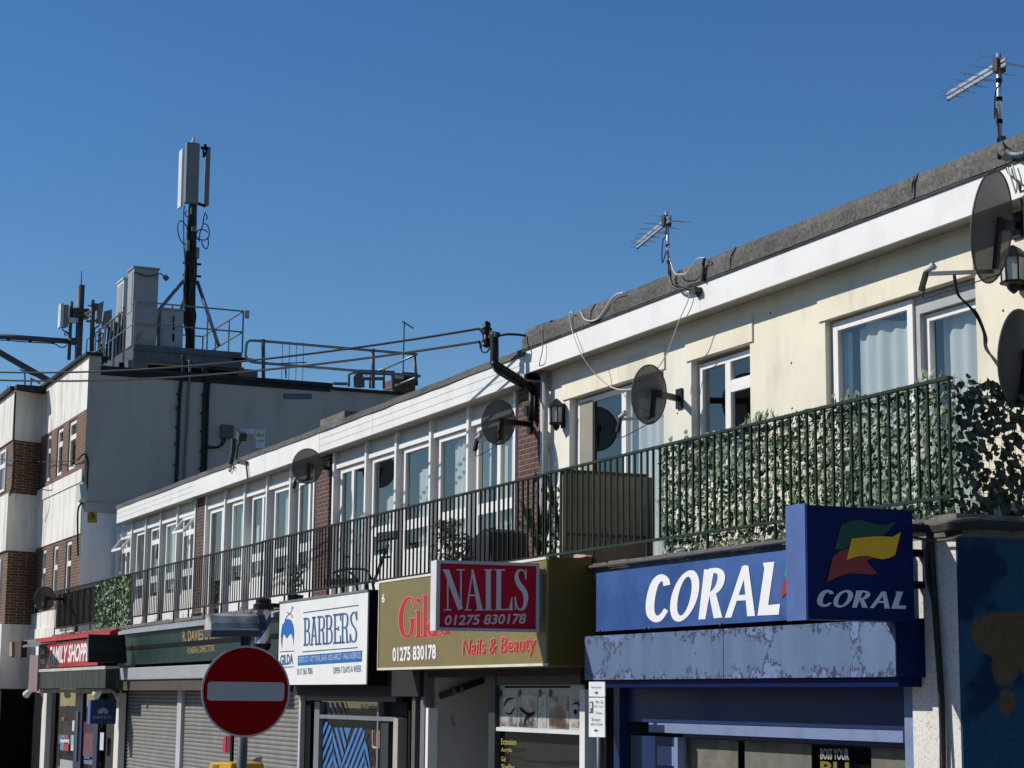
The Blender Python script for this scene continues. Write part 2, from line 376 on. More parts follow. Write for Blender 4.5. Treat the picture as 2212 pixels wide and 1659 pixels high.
# patio door: left leaf slid open behind, right leaf with net curtain
w1 = window(fl, -23.36, -20.79, 4.1, 6.46, .10, .07, [(-22.02, .12)], [], [(-21.95, -20.85, 6.35)], dep=.08)
MB().box(-23.30, -22.92, .10, .135, 4.15, 6.42).build('door_panel', M('beige_panel', (.30, .28, .23), .8), w1)
window(fl, -20.02, -18.73, 4.95, 6.44, .09, .07, [(-19.36, .12)], [(-19.3, -18.8, 6.08, .14)], [(-19.9, -18.8, 5.5)])
w3 = window(fl, -17.12, -15.70, 4.1, 6.44, .07, .09, [], [], [(-16.66, -15.72, 6.34), (-16.95, -16.8, 6.3)])
window(fl, -15.62, -14.62, 4.1, 6.27, .16, .07, [], [], [(-15.36, -14.64, 6.24)], name='window')
MB().box(-15.69, -14.62, .10, .24, 6.28, 6.46).box(-15.695, -15.62, .10, .24, 4.1, 6.28).each('door_track', M('dull_plastic', (.42, .43, .43), .5), w3)
MB().tube([(-24.02, -.10, 3.9), (-24.02, -.10, 6.95)], .055, 10).build('downpipe', M('grey_downpipe', (.40, .40, .40), .5), fl, smooth=True)
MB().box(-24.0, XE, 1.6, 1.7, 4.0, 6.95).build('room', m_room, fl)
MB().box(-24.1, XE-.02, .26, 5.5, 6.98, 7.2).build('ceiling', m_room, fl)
MB().box(-13.0, XE, .26, 5.5, 3.9, 6.97).build('gable_wall', m_creamw, fl)

# ================================================================== upper flats: three with white cladding and glazed bays
def bays(nm, label, x0, x1, posts, wins, segs, piers, roof=True):
    t = thing('panelled_flat', label, 'flat', ((x0+x1)/2, 0, 4.0), 'white panelled flats along the balcony')
    p = MB()
    for x in posts: p.box(x-.04, x+.04, -.07, .10, 4.0, 6.84)
    p.each('post', m_upvc, t)
    p = MB(); tr = MB(); sp = MB()
    for a, b in zip(posts, posts[1:]):
        p.box(a+.04, b-.04, .01, .05, 6.62, 6.84); tr.box(a+.04, b-.04, -.03, .08, 6.53, 6.62)
    p.each('infill_panel', m_panel, t); tr.each('head_trim', m_upvc, t)
    for (a, b, mull, doorway, vent, cur) in wins:
        if doorway: window(t, a, b, 4.05, 6.52, .02, .09, [(m, .13) for m in mull], [], cur)
        else:
            o = window(t, a, b, 4.78, 6.52, .02, .075, [(m, .12) for m in mull], [(a+.07, b-.07, 5.255, .16)]+([(a+.07, b-.07, 6.16, .12)] if vent else []), cur)
            sp.box(a, b, .0, .06, 4.02, 4.77)
            if vent == 2:                                # top light propped open
                v = MB(); y0, z0, y1, z1 = .0, 6.48, -.24, 6.16
                v.bar((a+.1, y0, z0), (a+.1, y1, z1), .06).bar((b-.1, y0, z0), (b-.1, y1, z1), .06).bar((a+.13, y0, z0), (b-.13, y0, z0), .06).bar((a+.13, y1, z1), (b-.13, y1, z1), .06)
                v.build('open_vent', m_upvc, t)
    sp.each('spandrel_panel', m_upvc, t)
    for a, b, st in segs:                                # fascia boards, some with cladding grooves
        f = MB()
        if st:
            h = (7.19-6.82)/3
            for i in range(3): f.box(a, b-.012, -.30, -.27, 6.82+i*h+.006, 6.82+(i+1)*h-.004)
            f.box(a, b-.012, -.285, -.265, 6.822, 7.188)
        else: f.box(a, b-.012, -.302, -.27, 6.82, 7.19)
        f.build('fascia', m_clad if st else m_fascia, t)
    MB().box(x0, x1, -.27, .0, 6.83, 6.85).build('soffit', m_soffit, t)
    for a, b in piers: MB().box(a, b, -.06, .30, 4.0, 6.83).build('brick_pier', m_brick, t)
    r = MB(); n = int((x1-x0)*2); vs = []
    for i in range(n+1):
        x = x0+(x1-x0)*i/n; j = random.uniform(-.012, .012)
        vs += [(x, -.32+j*.5, 7.19+j*.4), (x, -.31+j, 7.29+j), (x, -.2, 7.33+j), (x, 5.5, 7.30)]
    r.add(vs, [(i*4+q, (i+1)*4+q, (i+1)*4+q+1, i*4+q+1) for i in range(n) for q in range(3)])
    r.build('felt_roof', m_felt, t, fix=False)
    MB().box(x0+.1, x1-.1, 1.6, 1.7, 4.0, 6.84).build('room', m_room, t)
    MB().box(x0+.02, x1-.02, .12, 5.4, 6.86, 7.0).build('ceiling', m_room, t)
    return t
near = bays('near', 'white panelled flat with net curtains between two brick piers above the barbers', -33.40, -24.20,
    [-33.12, -31.40, -29.93, -28.38, -26.84, -25.10],
    [(-32.95, -31.50, [-32.3], 1, 0, [(-32.2, -31.6, 5.6)]), (-31.27, -30.0, [], 0, 0, [(-30.6, -30.1, 5.8)]), (-29.75, -28.47, [], 0, 0, [(-29.1, -28.6, 6.1)]),
     (-28.2, -26.93, [], 0, 0, [(-27.6, -27.0, 6.4)]), (-26.68, -25.18, [-25.85], 0, 0, [(-26.5, -26.1, 6.4), (-25.7, -25.3, 6.4)])],
    [(-33.25, -30.43, 1), (-30.43, -24.26, 1)], [(-24.98, -24.17)])
mid = bays('mid', 'white panelled flat with smooth fascia between the barbers end and the funeral shop', -42.0, -33.40,
    [-41.86, -40.30, -38.82, -37.24, -35.70, -34.22],
    [(-41.75, -40.38, [-40.75], 1, 0, None), (-39.98, -38.9, [], 0, 0, [(-39.4, -39.0, 6.4)]), (-38.5, -37.33, [-37.75], 0, 0, [(-38.3, -38.0, 5.9)]), (-36.95, -35.78, [], 0, 0, [(-36.3, -35.9, 6.4)]), (-35.4, -34.30, [-34.75], 0, 0, None)],
    [(-41.9, -36.6, 0), (-36.6, -33.25, 0)], [(-34.10, -33.36)])
far = bays('far', 'farthest white panelled flat with propped open top lights by the grey gable wall', -49.8, -42.0,
    [-50.7, -49.02, -47.5, -46.0, -44.38, -42.75],
    [(-50.45, -49.12, [-49.9], 0, 2, None), (-48.75, -47.6, [], 0, 0, [(-48.1, -47.7, 5.7)]), (-47.2, -46.1, [], 0, 1, None), (-45.7, -44.48, [], 0, 0, [(-45.2, -44.6, 6.4)]), (-44.1, -42.83, [-43.5], 0, 2, None)],
    [(-49.72, -41.9, 1)], [(-42.6, -41.95)])

# loose coping slabs of the party walls standing on the roofs
def blocks(label, bx, name='party_wall_coping'):
    m = MB()
    for b in bx: m.box(*b)
    single(m, name, m_conc, label, 'coping')
c = Cr(1800, 1100)
a = c.y(600, 435, .1); b = c.y(905, 330, .1)
blocks('dark concrete coping slabs on the step between the cream and white roofs', [(-24.75, -23.95, -.05, 2.0, 7.52, 7.66), (-24.1, -22.6, .5, 2.0, 7.66, 7.78)])
blocks('small dark coping block on the white roof edge near the gable vent', [(-34.6, -33.2, .15, 1.5, 7.33, 7.62)])

# ================================================================== balcony slab running along the whole terrace
bal = thing('balcony', 'long concrete balcony ledge running over all the shop signs', 'balcony', (-33, -.6, 4.0))
m = MB(); x = -52.8; random.seed(3)
while x < -13.30:
    L = min(random.uniform(.42, .5), -13.28-x); j = random.uniform(-.012, .012)
    m.box(x, x+L-.012, -1.222+j, -1.0, 3.975, 4.04+j*.6); x += L
m.box(-13.58, -13.26, -1.29, 0, 3.95, 4.05)
m.each('coping', m_conc, bal)
MB().box(-52.7, -13.3, -1.20, .0, 3.86, 4.0).build('slab', m_conc, bal)
MB().box(-52.6, -13.32, -1.17, -1.12, 3.3, 3.86).build('beam', M('shade_dark_concrete', (.05, .047, .042), .95, .4, 4), bal)  # concrete coloured near black, standing in for the shadow gap over the signs
MB().tube([(-21.3, -1.275, 3.995), (-18, -1.275, 3.99), (-16, -1.275, 4.0), (-13.75, -1.275, 3.99)], .021, 8).build('edge_pipe', m_pipe, bal, smooth=True)
LB0 = Cr(1400, 2274).y(650, 1200, -1.15).x; LB1 = Cr(1400, 2274).y(1195, 1200, -1.1).x       # open lobby of the nail bar
MB().box(-52.5, LB0-.06, -.9, -.7, .0, 3.86).box(LB1, -13.4, -.9, -.7, .0, 3.86).box(LB0-.06, LB1, .6, .7, 0, 3.86).each('shop_wall', m_dk, bal)

# railings, one per flat, every bar its own part
def railing(label, x0, x1, pitch, mat, step=0, top=5.235, bot=4.225, ret=None):
    t = thing('railing', label, 'railing', ((x0+x1)/2, -1.2, 4.0), 'iron railings along the balcony edge')
    MB().box(x0, x1, -1.222, -1.178, top-.028, top).build('top_rail', mat, t)
    MB().box(x0, x1, -1.218, -1.182, bot-.03, bot).build('bottom_rail', mat, t)
    n = int((x1-x0)/pitch); p0 = None
    for i in range(n+1):
        x = x0+.02+(x1-x0-.04)*i/n
        if p0 is None: bw = .011 if x0 > -34 else .008; p0 = MB().box(-bw, bw, -bw, bw, bot, top-.028).build('baluster', mat); p0.parent = t
        o = p0 if i == 0 else p0.copy()
        if i: C.objects.link(o); o.parent = t
        o.location = Vector((x+random.uniform(-.008, .008), -1.2, 0))-ORG[t]
        if step and i % step == 0: MB().box(x-.013, x+.013, -1.213, -1.187, 4.03, bot-.03).build('foot', mat, t)
    if ret:
        MB().box(-13.422, -13.378, -1.178, ret, top-.028, top).build('top_rail', mat, t)
        MB().box(-13.418, -13.382, -1.182, ret, bot-.03, bot).build('bottom_rail', mat, t)
        MB().box(-13.418, -13.382, -1.218, -1.182, 4.03, top-.028).build('corner_post', mat, t)
        k = int((ret+1.2)/.15)
        for i in range(1, k):
            o = p0.copy(); C.objects.link(o); o.parent = t; o.location = Vector((-13.4, -1.2+.15*i, 0))-ORG[t]
    return t
railing('dark green iron railing wrapped round the balcony corner in front of the ivy screen', -21.6, -13.42, .148, m_greenpaint, 9, ret=.0)
railing('black iron railing between the brick piers above the gold nails sign', -33.6, -21.62, .152, m_blackpaint, 9, top=5.225)
railing('black iron railing above the white barbers sign and the funeral shop', -42.3, -33.62, .15, m_blackpaint, 8, top=5.215)
railing('farthest black iron railing over the red convenience shop with the bright green ivy', -52.66, -42.32, .15, m_blackpaint, 10, top=5.205)

# ================================================================== tall rendered building on the left
X0, YF, YB = -51.0, -.93, -1.85
bd = thing('corner_building', 'tall white and brick building with a shaded grey gable wall on the left', 'building', (-60, 4, 0))
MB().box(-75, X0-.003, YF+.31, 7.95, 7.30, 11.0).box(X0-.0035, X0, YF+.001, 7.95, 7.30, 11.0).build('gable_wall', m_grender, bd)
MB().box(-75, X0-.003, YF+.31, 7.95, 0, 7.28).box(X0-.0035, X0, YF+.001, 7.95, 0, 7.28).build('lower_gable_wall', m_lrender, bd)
MB().box(-57.4, X0-.1, YF+.302, YF+.308, 4.8, 9.9).build('room', m_room, bd)
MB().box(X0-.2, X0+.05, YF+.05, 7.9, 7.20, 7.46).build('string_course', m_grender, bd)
m = MB().box(X0-.4, X0+.1, -.6, 5.84, 11.0, 11.10).box(X0-.4, X0+.1, 5.84, 7.97, 10.92, 11.0).box(X0-.3, X0+.03, -.6, 5.8, 10.86, 11.0)
m.box(X0-.45, X0+.12, YF-.1, -.58, 11.36, 11.44).box(-57.6, X0-.46, YF-.12, -.3, 11.37, 11.45)
m.box(-75, -57.0, YB-.12, -.3, 11.20, 11.32).box(-57.62, -56.6, YB+.0, YF-.12, 11.202, 11.322)
m.each('coping', m_cap, bd)
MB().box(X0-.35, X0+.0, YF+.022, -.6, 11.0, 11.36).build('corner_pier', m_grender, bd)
# front: white bands and brick window bands
def band(x0, x1, y, z0, z1, mat, nm): return MB().box(x0, x1, y, y+.3, z0, z1).build(nm, mat, bd)
band(-57.5, X0-.005, YF, 9.93, 11.36, m_wrender, 'render_band')
band(-57.5, X0-.005, YF-.03, 6.64, 8.15, m_wrender, 'render_band')
band(-57.5, X0-.005, YF-.06, 8.0, 8.34, m_wrender, 'sill_band')
band(-57.5, X0-.005, YF-.05, 3.3, 4.76, m_wrender, 'render_band')
band(-57.5, X0-.005, YF-.09, 3.9, 4.3, m_wrender, 'sill_band')
ups = [(-53.3, -52.25), (-54.95, -54.1), (-56.6, -55.85)]; los = [(-52.98, -52.2), (-54.75, -54.05), (-56.5, -55.8)]
walled(m := MB(), -57.5, X0-.005, 8.34, 9.93, YF+.0, YF+.3, [(a, b, 8.5, 9.86) for a, b in ups]); m.build('brick_band', m_brickl, bd)
walled(m := MB(), -57.5, X0-.005, 4.76, 6.64, YF+.0, YF+.3, [(a, b, 4.95, 6.56) for a, b in los]); m.build('brick_band', m_brickl, bd)
for a, b in ups: window(bd, a, b, 8.5, 9.86, YF+.04, .11, [], [(a+.07, b-.07, 9.4, .14)])
for a, b in los: window(bd, a, b, 4.95, 6.56, YF+.04, .11, [], [(a+.07, b-.07, 5.95, .14)])
# projecting bay with a canted return
def bay(z0, z1, mat, nm, o=0.0, holes=()):
    m = MB(); m.prism([(-57.45, YF+.05, z0), (-57.45+.06, YF-.0, z0), (-56.95+o*.3, YB-o, z0), (-75, YB-o, z0), (-75, YF+.05, z0)], (0, 0, z1-z0))
    return m.build(nm, mat, bd)
bay(9.75, 11.2, m_wrender, 'bay_render'); bay(8.2, 9.75, m_brickl, 'bay_brick', -.05); bay(6.55, 8.2, m_wrender, 'bay_render', .03)
bay(4.45, 6.55, m_brickl, 'bay_brick', -.05); bay(2.62, 4.45, m_wrender, 'bay_render', .03); bay(.0, 2.62, m_dk, 'bay_base', -.06)
for a, b, z0, z1 in ((-58.9, -57.9, 8.35, 9.6), (-58.7, -57.85, 4.7, 6.35), (-61.5, -60.3, 4.7, 6.35), (-61.5, -60.3, 8.35, 9.6)):
    window(bd, a, b, z0, z1, YB+.0, .08, [], [(a+.07, b-.07, z0+(z1-z0)*.62, .13)])
c = Cr(0, 1200)
MB().tube(smooth([c.y(135, 760, YB-.04), c.y(125, 1000, YB-.05), c.y(120, 1190, YB-.04), c.y(118, 1500, YB-.05), c.y(85, 1659, YB-.04)]), .025, 6).build('downpipe', m_blackpl, bd, smooth=True)
MB().box(-56.5, -51.0, -.95, -.90, 0, 3.3).build('ground_floor_wall', m_dk, bd)

# things on the gable wall
def wallpipe(label, pts, r, mat, clips=()):
    t = thing('wall_cable', label, 'cable', pts[0], 'cables fixed down the gable wall')
    MB().tube(smooth(pts), r, 7).build('run', mat, t, smooth=True)
    if clips:
        m = MB()
        for z in clips:
            q = min(smooth(pts, 20), key=lambda p: abs(p.z-z)); m.box(q.x-.05, q.x+.03, q.y-.09, q.y+.03, q.z-.02, q.z+.02)
        m.each('clip', mat, t)
wx = lambda cx, cy, d=.06: c.x(cx, cy, X0+d)
wallpipe('black cable bundle nearest the gable corner, with clips, hung from the mast', [wx(1595, 440), wx(1600, 520), wx(1590, 620), wx(1572, 720), wx(1560, 900), wx(1548, 1250), wx(1535, 1560)], .05, m_cable, [8.6, 9.1, 9.6, 10.1, 10.5])
wallpipe('thin grey conduit between the two black cable bundles', [wx(1650, 480), wx(1652, 600), wx(1640, 780), wx(1630, 1000), wx(1612, 1300), wx(1603, 1540)], .035, M('grey_conduit', (.15, .155, .17), .6))
wallpipe('thick black twin cable drop that feeds the junction box', [wx(1770, 560), wx(1800, 620), wx(1785, 760), wx(1775, 1000), wx(1768, 1300), wx(1762, 1480)], .055, m_cable, [8.5, 9.0, 9.5, 10.0, 10.5])
wallpipe('black single cable running beside the thick twin drop', [wx(1790, 570), wx(1822, 640), wx(1812, 800), wx(1805, 1050), wx(1797, 1300), wx(1790, 1470)], .04, m_cable)
jb = thing('junction_box', 'grey junction box with two looped cables on the gable wall', 'box', c.x(1965, 1110, X0))
a, b = c.x(1912, 1160, X0), c.x(2022, 1055, X0)
MB().box(X0, X0+.16, a.y, b.y, a.z, b.z).build('case', M('olive_grey_box', (.10, .10, .085), .6), jb, bevel=.015)
MB().tube(smooth([wx(1800, 1200), wx(1820, 1240), wx(1880, 1245), wx(1925, 1220), wx(1942, 1150)]), .025, 6).tube(smooth([wx(1790, 1250), wx(1830, 1238), wx(1895, 1238), wx(1950, 1205), wx(1962, 1150)]), .025, 6).build('cable', m_cable, jb, smooth=True)
d = Cr(800, 1500)
def plate(name, label, cat, pts, X, mat, depth=.012, extra=None):
    t = thing(name, label, cat, pts[0]); MB().prism(pts, (depth, 0, 0)).build('board', mat, t)
    for nm, q, mt in (extra or []): MB().prism(q, (depth+.004, 0, 0)).build(nm, mt, t)
    return t
m_yel = M('yellow_sign', (.62, .42, .03), .5); m_yeld = M('dull_yellow', (.40, .30, .05), .6)
def R4(cr, x0, y0, x1, y1, X): return [cr.x(x0, y1, X), cr.x(x1, y1, X), cr.x(x1, y0, X), cr.x(x0, y0, X)]
plate('notice_board', 'pale notice board with a faded red square left of the white safety notice', 'sign', R4(d, 325, 418, 450, 500, X0), X0, M('blue_grey_board', (.52, .55, .62), .6), extra=[('faded_square', R4(d, 370, 460, 440, 500, X0), M('faded_red', (.42, .30, .29), .7))])
plate('safety_notice', 'white safety notice with yellow warning triangle high on the gable wall', 'sign', R4(d, 455, 425, 540, 585, X0), X0, M('white_board', (.62, .65, .72), .6),
      extra=[('warning_triangle', [d.x(463, 482, X0), d.x(500, 482, X0), d.x(482, 436, X0)], m_yel), ('warning_panel', R4(d, 465, 462, 530, 486, X0+.002), m_yel), ('text_band', R4(d, 468, 515, 530, 530, X0), M('grey_text', (.3, .34, .42), .6))])
plate('wall_vent', 'long dark louvred vent slot high on the grey gable wall', 'vent', R4(d, 698, 110, 945, 158, X0), X0, M('dark_vent', (.10, .12, .16), .6), extra=[('louvre', R4(d, 705, 128, 938, 134, X0), M('louvre_grey', (.16, .18, .22), .6)), ('louvre', R4(d, 705, 142, 938, 148, X0), M('louvre_grey', (.16, .18, .22), .6))])
e = Cr(0, 1900, 800)
t = plate('warning_sign', 'small yellow warning sign with black triangle on the light lower gable wall', 'sign', R4(e, 952, 318, 1055, 438, X0), X0, m_yeld)
tri = [(1003, 325), (957, 398), (1048, 398)]
MB().tube([e.x(*q, X0+.02) for q in tri+[tri[0]]], .012, 5).build('triangle', m_dk, t)
MB().prism([e.x(q[0], q[1], X0+.012) for q in ((995, 385), (1005, 372), (998, 365), (1010, 352), (1018, 366), (1012, 380), (1022, 388))], (.006, 0, 0)).build('symbol', m_dk, t)
t = thing('flood_light', 'pale wall light with dark bracket on the corner of the white building', 'light', e.y(850, 120, YF-.15))
q = [e.y(835, 30, YF-.2), e.y(865, 15, YF-.2), e.y(880, 170, YF-.2), e.y(850, 215, YF-.2), e.y(822, 205, YF-.2)]
MB().prism(q, (0, .18, 0)).build('casing', M('pale_lamp_case', (.5, .51, .47), .5), t)
MB().bar(e.y(875, 40, YF-.05), e.y(890, 230, YF-.05), .07).each('bracket', m_blackpl, t)
t = thing('loose_cable', 'black looped cable hanging round the front corner of the gable wall', 'cable', e.x(945, 40, X0+.05))
MB().tube(smooth([c.y(0, 1345, YB-.15), c.y(130, 1355, YB-.12), c.y(370, 1368, YF-.2), c.y(600, 1362, YF-.12), c.y(680, 1350, YF-.1)]), .014, 5).build('span', m_cable, t)
MB().tube(smooth([c.y(680, 1350, YF-.1), c.y(720, 1305, YF-.12), c.x(748, 1308, X0+.06), c.x(765, 1370, X0+.06), c.x(760, 1500, X0+.06), e.x(945, 60, X0+.06), e.x(915, 170, X0+.06), e.x(880, 230, X0+.06), e.y(850, 300, YF-.1), e.y(845, 500, YF-.1), e.y(850, 800, YF-.05)]), .028, 6).build('loop', m_cable, t, smooth=True)

# building across the street, seen only as reflections in the glass
ob = thing('opposite_terrace', 'red brick terrace with grey roof across the street, mirrored in shop windows', 'building', (-30, -30, 0))
MB().box(-75, 15, -38, -30, 0, 5.6).build('wall', m_brick, ob)
MB().prism([(-75.5, -29.5, 5.6), (-75.5, -38.5, 5.6), (-75.5, -34, 8.6)], (91, 0, 0)).build('roof', M('grey_tiles', (.07, .07, .075), .8), ob)
# ================================================================== shop fronts and signs
g = Cr(1400, 2274); h = Cr(2200, 2274); kk = Cr(700, 2274); rr = Cr(3032, 1900); ss = Cr(3032, 2274); ii = Cr(2400, 1700)
nn = Cr(1300, 1700); bb = Cr(1050, 2250, 500); f8 = Cr(0, 2424, 800); f5 = Cr(0, 2300, 500); f6 = Cr(0, 2650, 500)
NY, NX = (0, -1, 0), (1, 0, 0)
m_navy = M('faded_blue_sign_paint', (.034, .088, .26), .45, .25, 1.6, dirt=.35, dc=(.12, .20, .44), ds=1.1, dst=(1, 1, .7), da=.5, db=.7)
m_navys = M('deep_blue_sign', (.004, .010, .075), .45, .1, 2, spec=.08)
m_navyc = M('navy_canopy_side', (.006, .014, .07), .6, .2, 3, spec=.1)
m_navyl = M('light_blue_trim', (.085, .145, .35), .5, .12, 3, dirt=.3, dc=(.06, .09, .22), ds=3)
# blue paint that has worn and blistered off the canopy
def peeling(name):
    m, nt, p = base(name)
    n1 = noise(nt, 4.2, 9, (1, 1, .75), .72); n2 = noise(nt, .8, 3, (1, 1, .3)); n3 = noise(nt, 3, 5, (1, 1, .2)); n4 = noise(nt, 13, 6, (1, 1, .8), .7)
    tc = nd(nt, 'ShaderNodeTexCoord'); sp = nd(nt, 'ShaderNodeSeparateXYZ'); nt.links.new(tc.outputs['Object'], sp.inputs[0])
    a = nd(nt, 'ShaderNodeMath', operation='SUBTRACT'); a.inputs[1].default_value = 2.945; nt.links.new(sp.outputs[2], a.inputs[0])
    b = nd(nt, 'ShaderNodeMath', operation='ABSOLUTE'); nt.links.new(a.outputs[0], b.inputs[0])
    edge = nd(nt, 'ShaderNodeMapRange'); nt.links.new(b.outputs[0], edge.inputs[0])       # paint lifts first along the top and bottom folds
    for k, v in ((1, .08), (2, .24), (3, -.035), (4, .085)): edge.inputs[k].default_value = v
    big = ramp(nt, n2.outputs[0], .40, .66, (0, 0, 0), (.14,)*3)
    def plus(x, y):
        q = nd(nt, 'ShaderNodeMath', operation='ADD'); nt.links.new(x, q.inputs[0]); nt.links.new(y, q.inputs[1]); return q.outputs[0]
    thr = plus(plus(n1.outputs[0], edge.outputs[0]), big.outputs[0]); spots = plus(n4.outputs[0], edge.outputs[0])
    body = mix(nt, ramp(nt, n3.outputs[0], .40, .64).outputs[0], (.078, .133, .235), (.105, .165, .29))
    o = mix(nt, ramp(nt, thr, .61, .622).outputs[0], body, (.014, .018, .036)); o = mix(nt, ramp(nt, thr, .648, .658).outputs[0], o, (.13, .185, .36))
    o = mix(nt, ramp(nt, spots, .645, .66).outputs[0], o, (.016, .02, .04))
    nt.links.new(o, p.inputs['Base Color']); p.inputs['Roughness'].default_value = .6; return m
m_peel = peeling('peeling_blue_paint')

# ---- betting shop
bs = thing('betting_shop_front', 'blue betting shop front with a peeling canopy under the balcony corner', 'shop front', (-17, -1.2, 0))
xm = h.y(1432, 650, -1.56).x
xl0 = hit(1263, 1425, Y=-1.556).x
MB().prism([(xl0, -1.55, 2.70), (xl0, -1.55, 3.185), (xl0, -1.2, 3.2), (xl0, -1.2, 2.70)], (-13.78-xl0, 0, 0)).build('canopy', m_navyc, bs)
xa0, xa1 = h.y(252, 530, -1.556).x, h.y(352, 895, -1.556).x
for pl in ([(xl0+.004, 3.183), (xl0+.004, 2.702), (xm-.006, 2.702), (xm-.006, 3.183)], [(xm+.006, 3.183), (xm+.006, 2.702), (-13.79, 2.702), (-13.79, 3.183)]):
    MB().prism([(a, -1.551, b) for a, b in pl], (0, -.006, 0)).build('canopy_panel', m_peel, bs)
MB().box(xl0+.08, -13.84, -1.5, -1.0, 2.62, 2.70).build('shutter_housing', m_navys, bs)
m_bl = M('shop_blue_paint', (.012, .026, .10), .4, .15, 2); m_blw = M('worn_light_blue_paint', (.18, .23, .37), .6, .2, 4, dirt=.5, dc=(.08, .11, .25), ds=4, dst=(1, 1, 1))
MB().box(-19.6, -14.26, -1.1, -1.06, 2.25, 2.62).box(xl0+.1, -19.62, -1.08, -1.04, 0.1, 2.62).each('top_panel', m_bl, bs)
MB().box(-18.95, -14.26, -1.17, -1.1, 2.145, 2.245).build('transom', m_blw, bs)
a = h.y(500, 1200, -1.15).x; b = h.y(550, 1200, -1.15).x
MB().box(a, b, -1.18, -1.05, .1, 2.62).each('frame_post', m_bl, bs)
a = h.y(1020, 1500, -1.14).x; b = h.y(1050, 1500, -1.14).x; MU = b
MB().box(a, b, -1.16, -1.05, .1, 2.10).each('frame_post', m_blw, bs)
a2 = ss.y(1208, 1400, -1.15).x
MB().box(a2, -14.0, -1.19, -1.05, .1, 2.62).each('frame_post', m_blw, bs)
dr = MB().box(-19.45, a, -1.10, -1.06, 1.75, 2.10).box(-19.45, -19.33, -1.10, -1.06, .2, 1.75).build('door', m_bl, bs)
MB().box(h.y(862, 1400, -1.1).x, a-.02, -1.107, -1.10, 1.80, 2.0).build('pale_patch', m_blw, dr)  # paler blue patch on the top rail of the door
MB().poly([(-19.33, -1.075, .2), (a, -1.075, .2), (a, -1.075, 1.75), (-19.33, -1.075, 1.75)]).build('pane', m_shopglass, dr, fix=False)
pw = MB().box(MU, a2, -1.10, -1.06, 2.10, 2.145).build('shop_window', m_bl, bs)
MB().poly([(MU, -1.075, .3), (a2, -1.075, .3), (a2, -1.075, 2.12), (MU, -1.075, 2.12)]).build('pane', m_shopglass, pw, fix=False)
q = M('blind_fabric', (.34, .32, .27), .9, .3, 2, dirt=.4, dc=(.06, .06, .055), ds=3, dst=(1, 1, .1)); m = MB()
for a, b in ((1110, 1560), (1620, 2200)): m.box(h.y(a, 1500, -.98).x, h.y(b, 1500, -.98).x, -.98, -.97, .3, 2.09)
m.box(ss.y(880, 1500, -.98).x, ss.y(1190, 1500, -.98).x, -.98, -.97, .3, 2.09); m.each('window_blind', q, pw)
p = MB().box(ss.y(240, 1500, -.985).x, ss.y(830, 1500, -.985).x, -.99, -.985, .3, 1.86).build('poster', M('poster_green_grey', (.15, .19, .19), .6), pw)
S_ = lambda x, y: ss.y(x, y, -.992)
fit_text('BOSS YOUR', S_(440, 1585), S_(690, 1592), S_(440, 1485), M('poster_grey_letter', (.6, .6, .58), .6), pw, bold=.03)
fit_text('BU', S_(440, 1725), S_(690, 1740), S_(440, 1598), M('poster_ochre', (.36, .27, .05), .6), pw, bold=.03)
# roughcast pier, painted side wall
m_rough = speck('white_roughcast', (.34, .33, .31), (.74, .71, .65), 40, .38, .1, .3)
MB().box(-13.98, -13.32, -1.26, -.7, 0, 3.86).build('pier', m_rough, bs)
def mural():
    m, nt, p = base('painted_mural')
    n1 = noise(nt, .9, 4, rough=.5); n2 = noise(nt, 2.6, 10, rough=.68); n3 = noise(nt, 22, 6, rough=.75)
    o = mix(nt, ramp(nt, n1.outputs[0], .48, .52).outputs[0], (.010, .028, .060), (.022, .065, .115))
    tc = nd(nt, 'ShaderNodeTexCoord')
    for loc, rx, rz in (((0, -.85, 3.05), .34, .22), ((0, -.55, 3.0), .34, .30), ((0, -.80, 2.50), .10, .13), ((0, -.80, 2.78), .16, .18)):
        mp = nd(nt, 'ShaderNodeMapping'); mp.inputs['Location'].default_value = tuple(-v for v in (0, loc[1]+1.2, loc[2]))
        nt.links.new(tc.outputs['Object'], mp.inputs[0])
        sc = nd(nt, 'ShaderNodeVectorMath', operation='MULTIPLY'); sc.inputs[1].default_value = (0, 1/rx, 1/rz); nt.links.new(mp.outputs[0], sc.inputs[0])
        ln = nd(nt, 'ShaderNodeVectorMath', operation='LENGTH'); nt.links.new(sc.outputs[0], ln.inputs[0])
        ad = nd(nt, 'ShaderNodeMath', operation='ADD'); nt.links.new(ln.outputs['Value'], ad.inputs[0])
        ml = nd(nt, 'ShaderNodeMath', operation='MULTIPLY'); ml.inputs[1].default_value = 1.1; nt.links.new(n2.outputs[0], ml.inputs[0]); nt.links.new(ml.outputs[0], ad.inputs[1])
        hf = nd(nt, 'ShaderNodeMath', operation='MULTIPLY'); hf.inputs[1].default_value = .5; nt.links.new(ad.outputs[0], hf.inputs[0])
        o = mix(nt, ramp(nt, hf.outputs[0], .69, .72, (1, 1, 1), (0, 0, 0)).outputs[0], o, (.11, .072, .042))
    o = mix(nt, .35, o, ramp(nt, n3.outputs[0], .3, .7, (.35,)*3, (1.7,)*3).outputs[0], 'MULTIPLY')
    nt.links.new(o, p.inputs['Base Color']); p.inputs['Roughness'].default_value = .9; p.inputs['Specular IOR Level'].default_value = .05; return m
MB().box(-13.6, -13.30, -1.255, 5, 0, 3.86).build('side_wall', mural(), bs)
pv = lambda cx, cy, y=-1.30: ss.y(cx, cy, y)
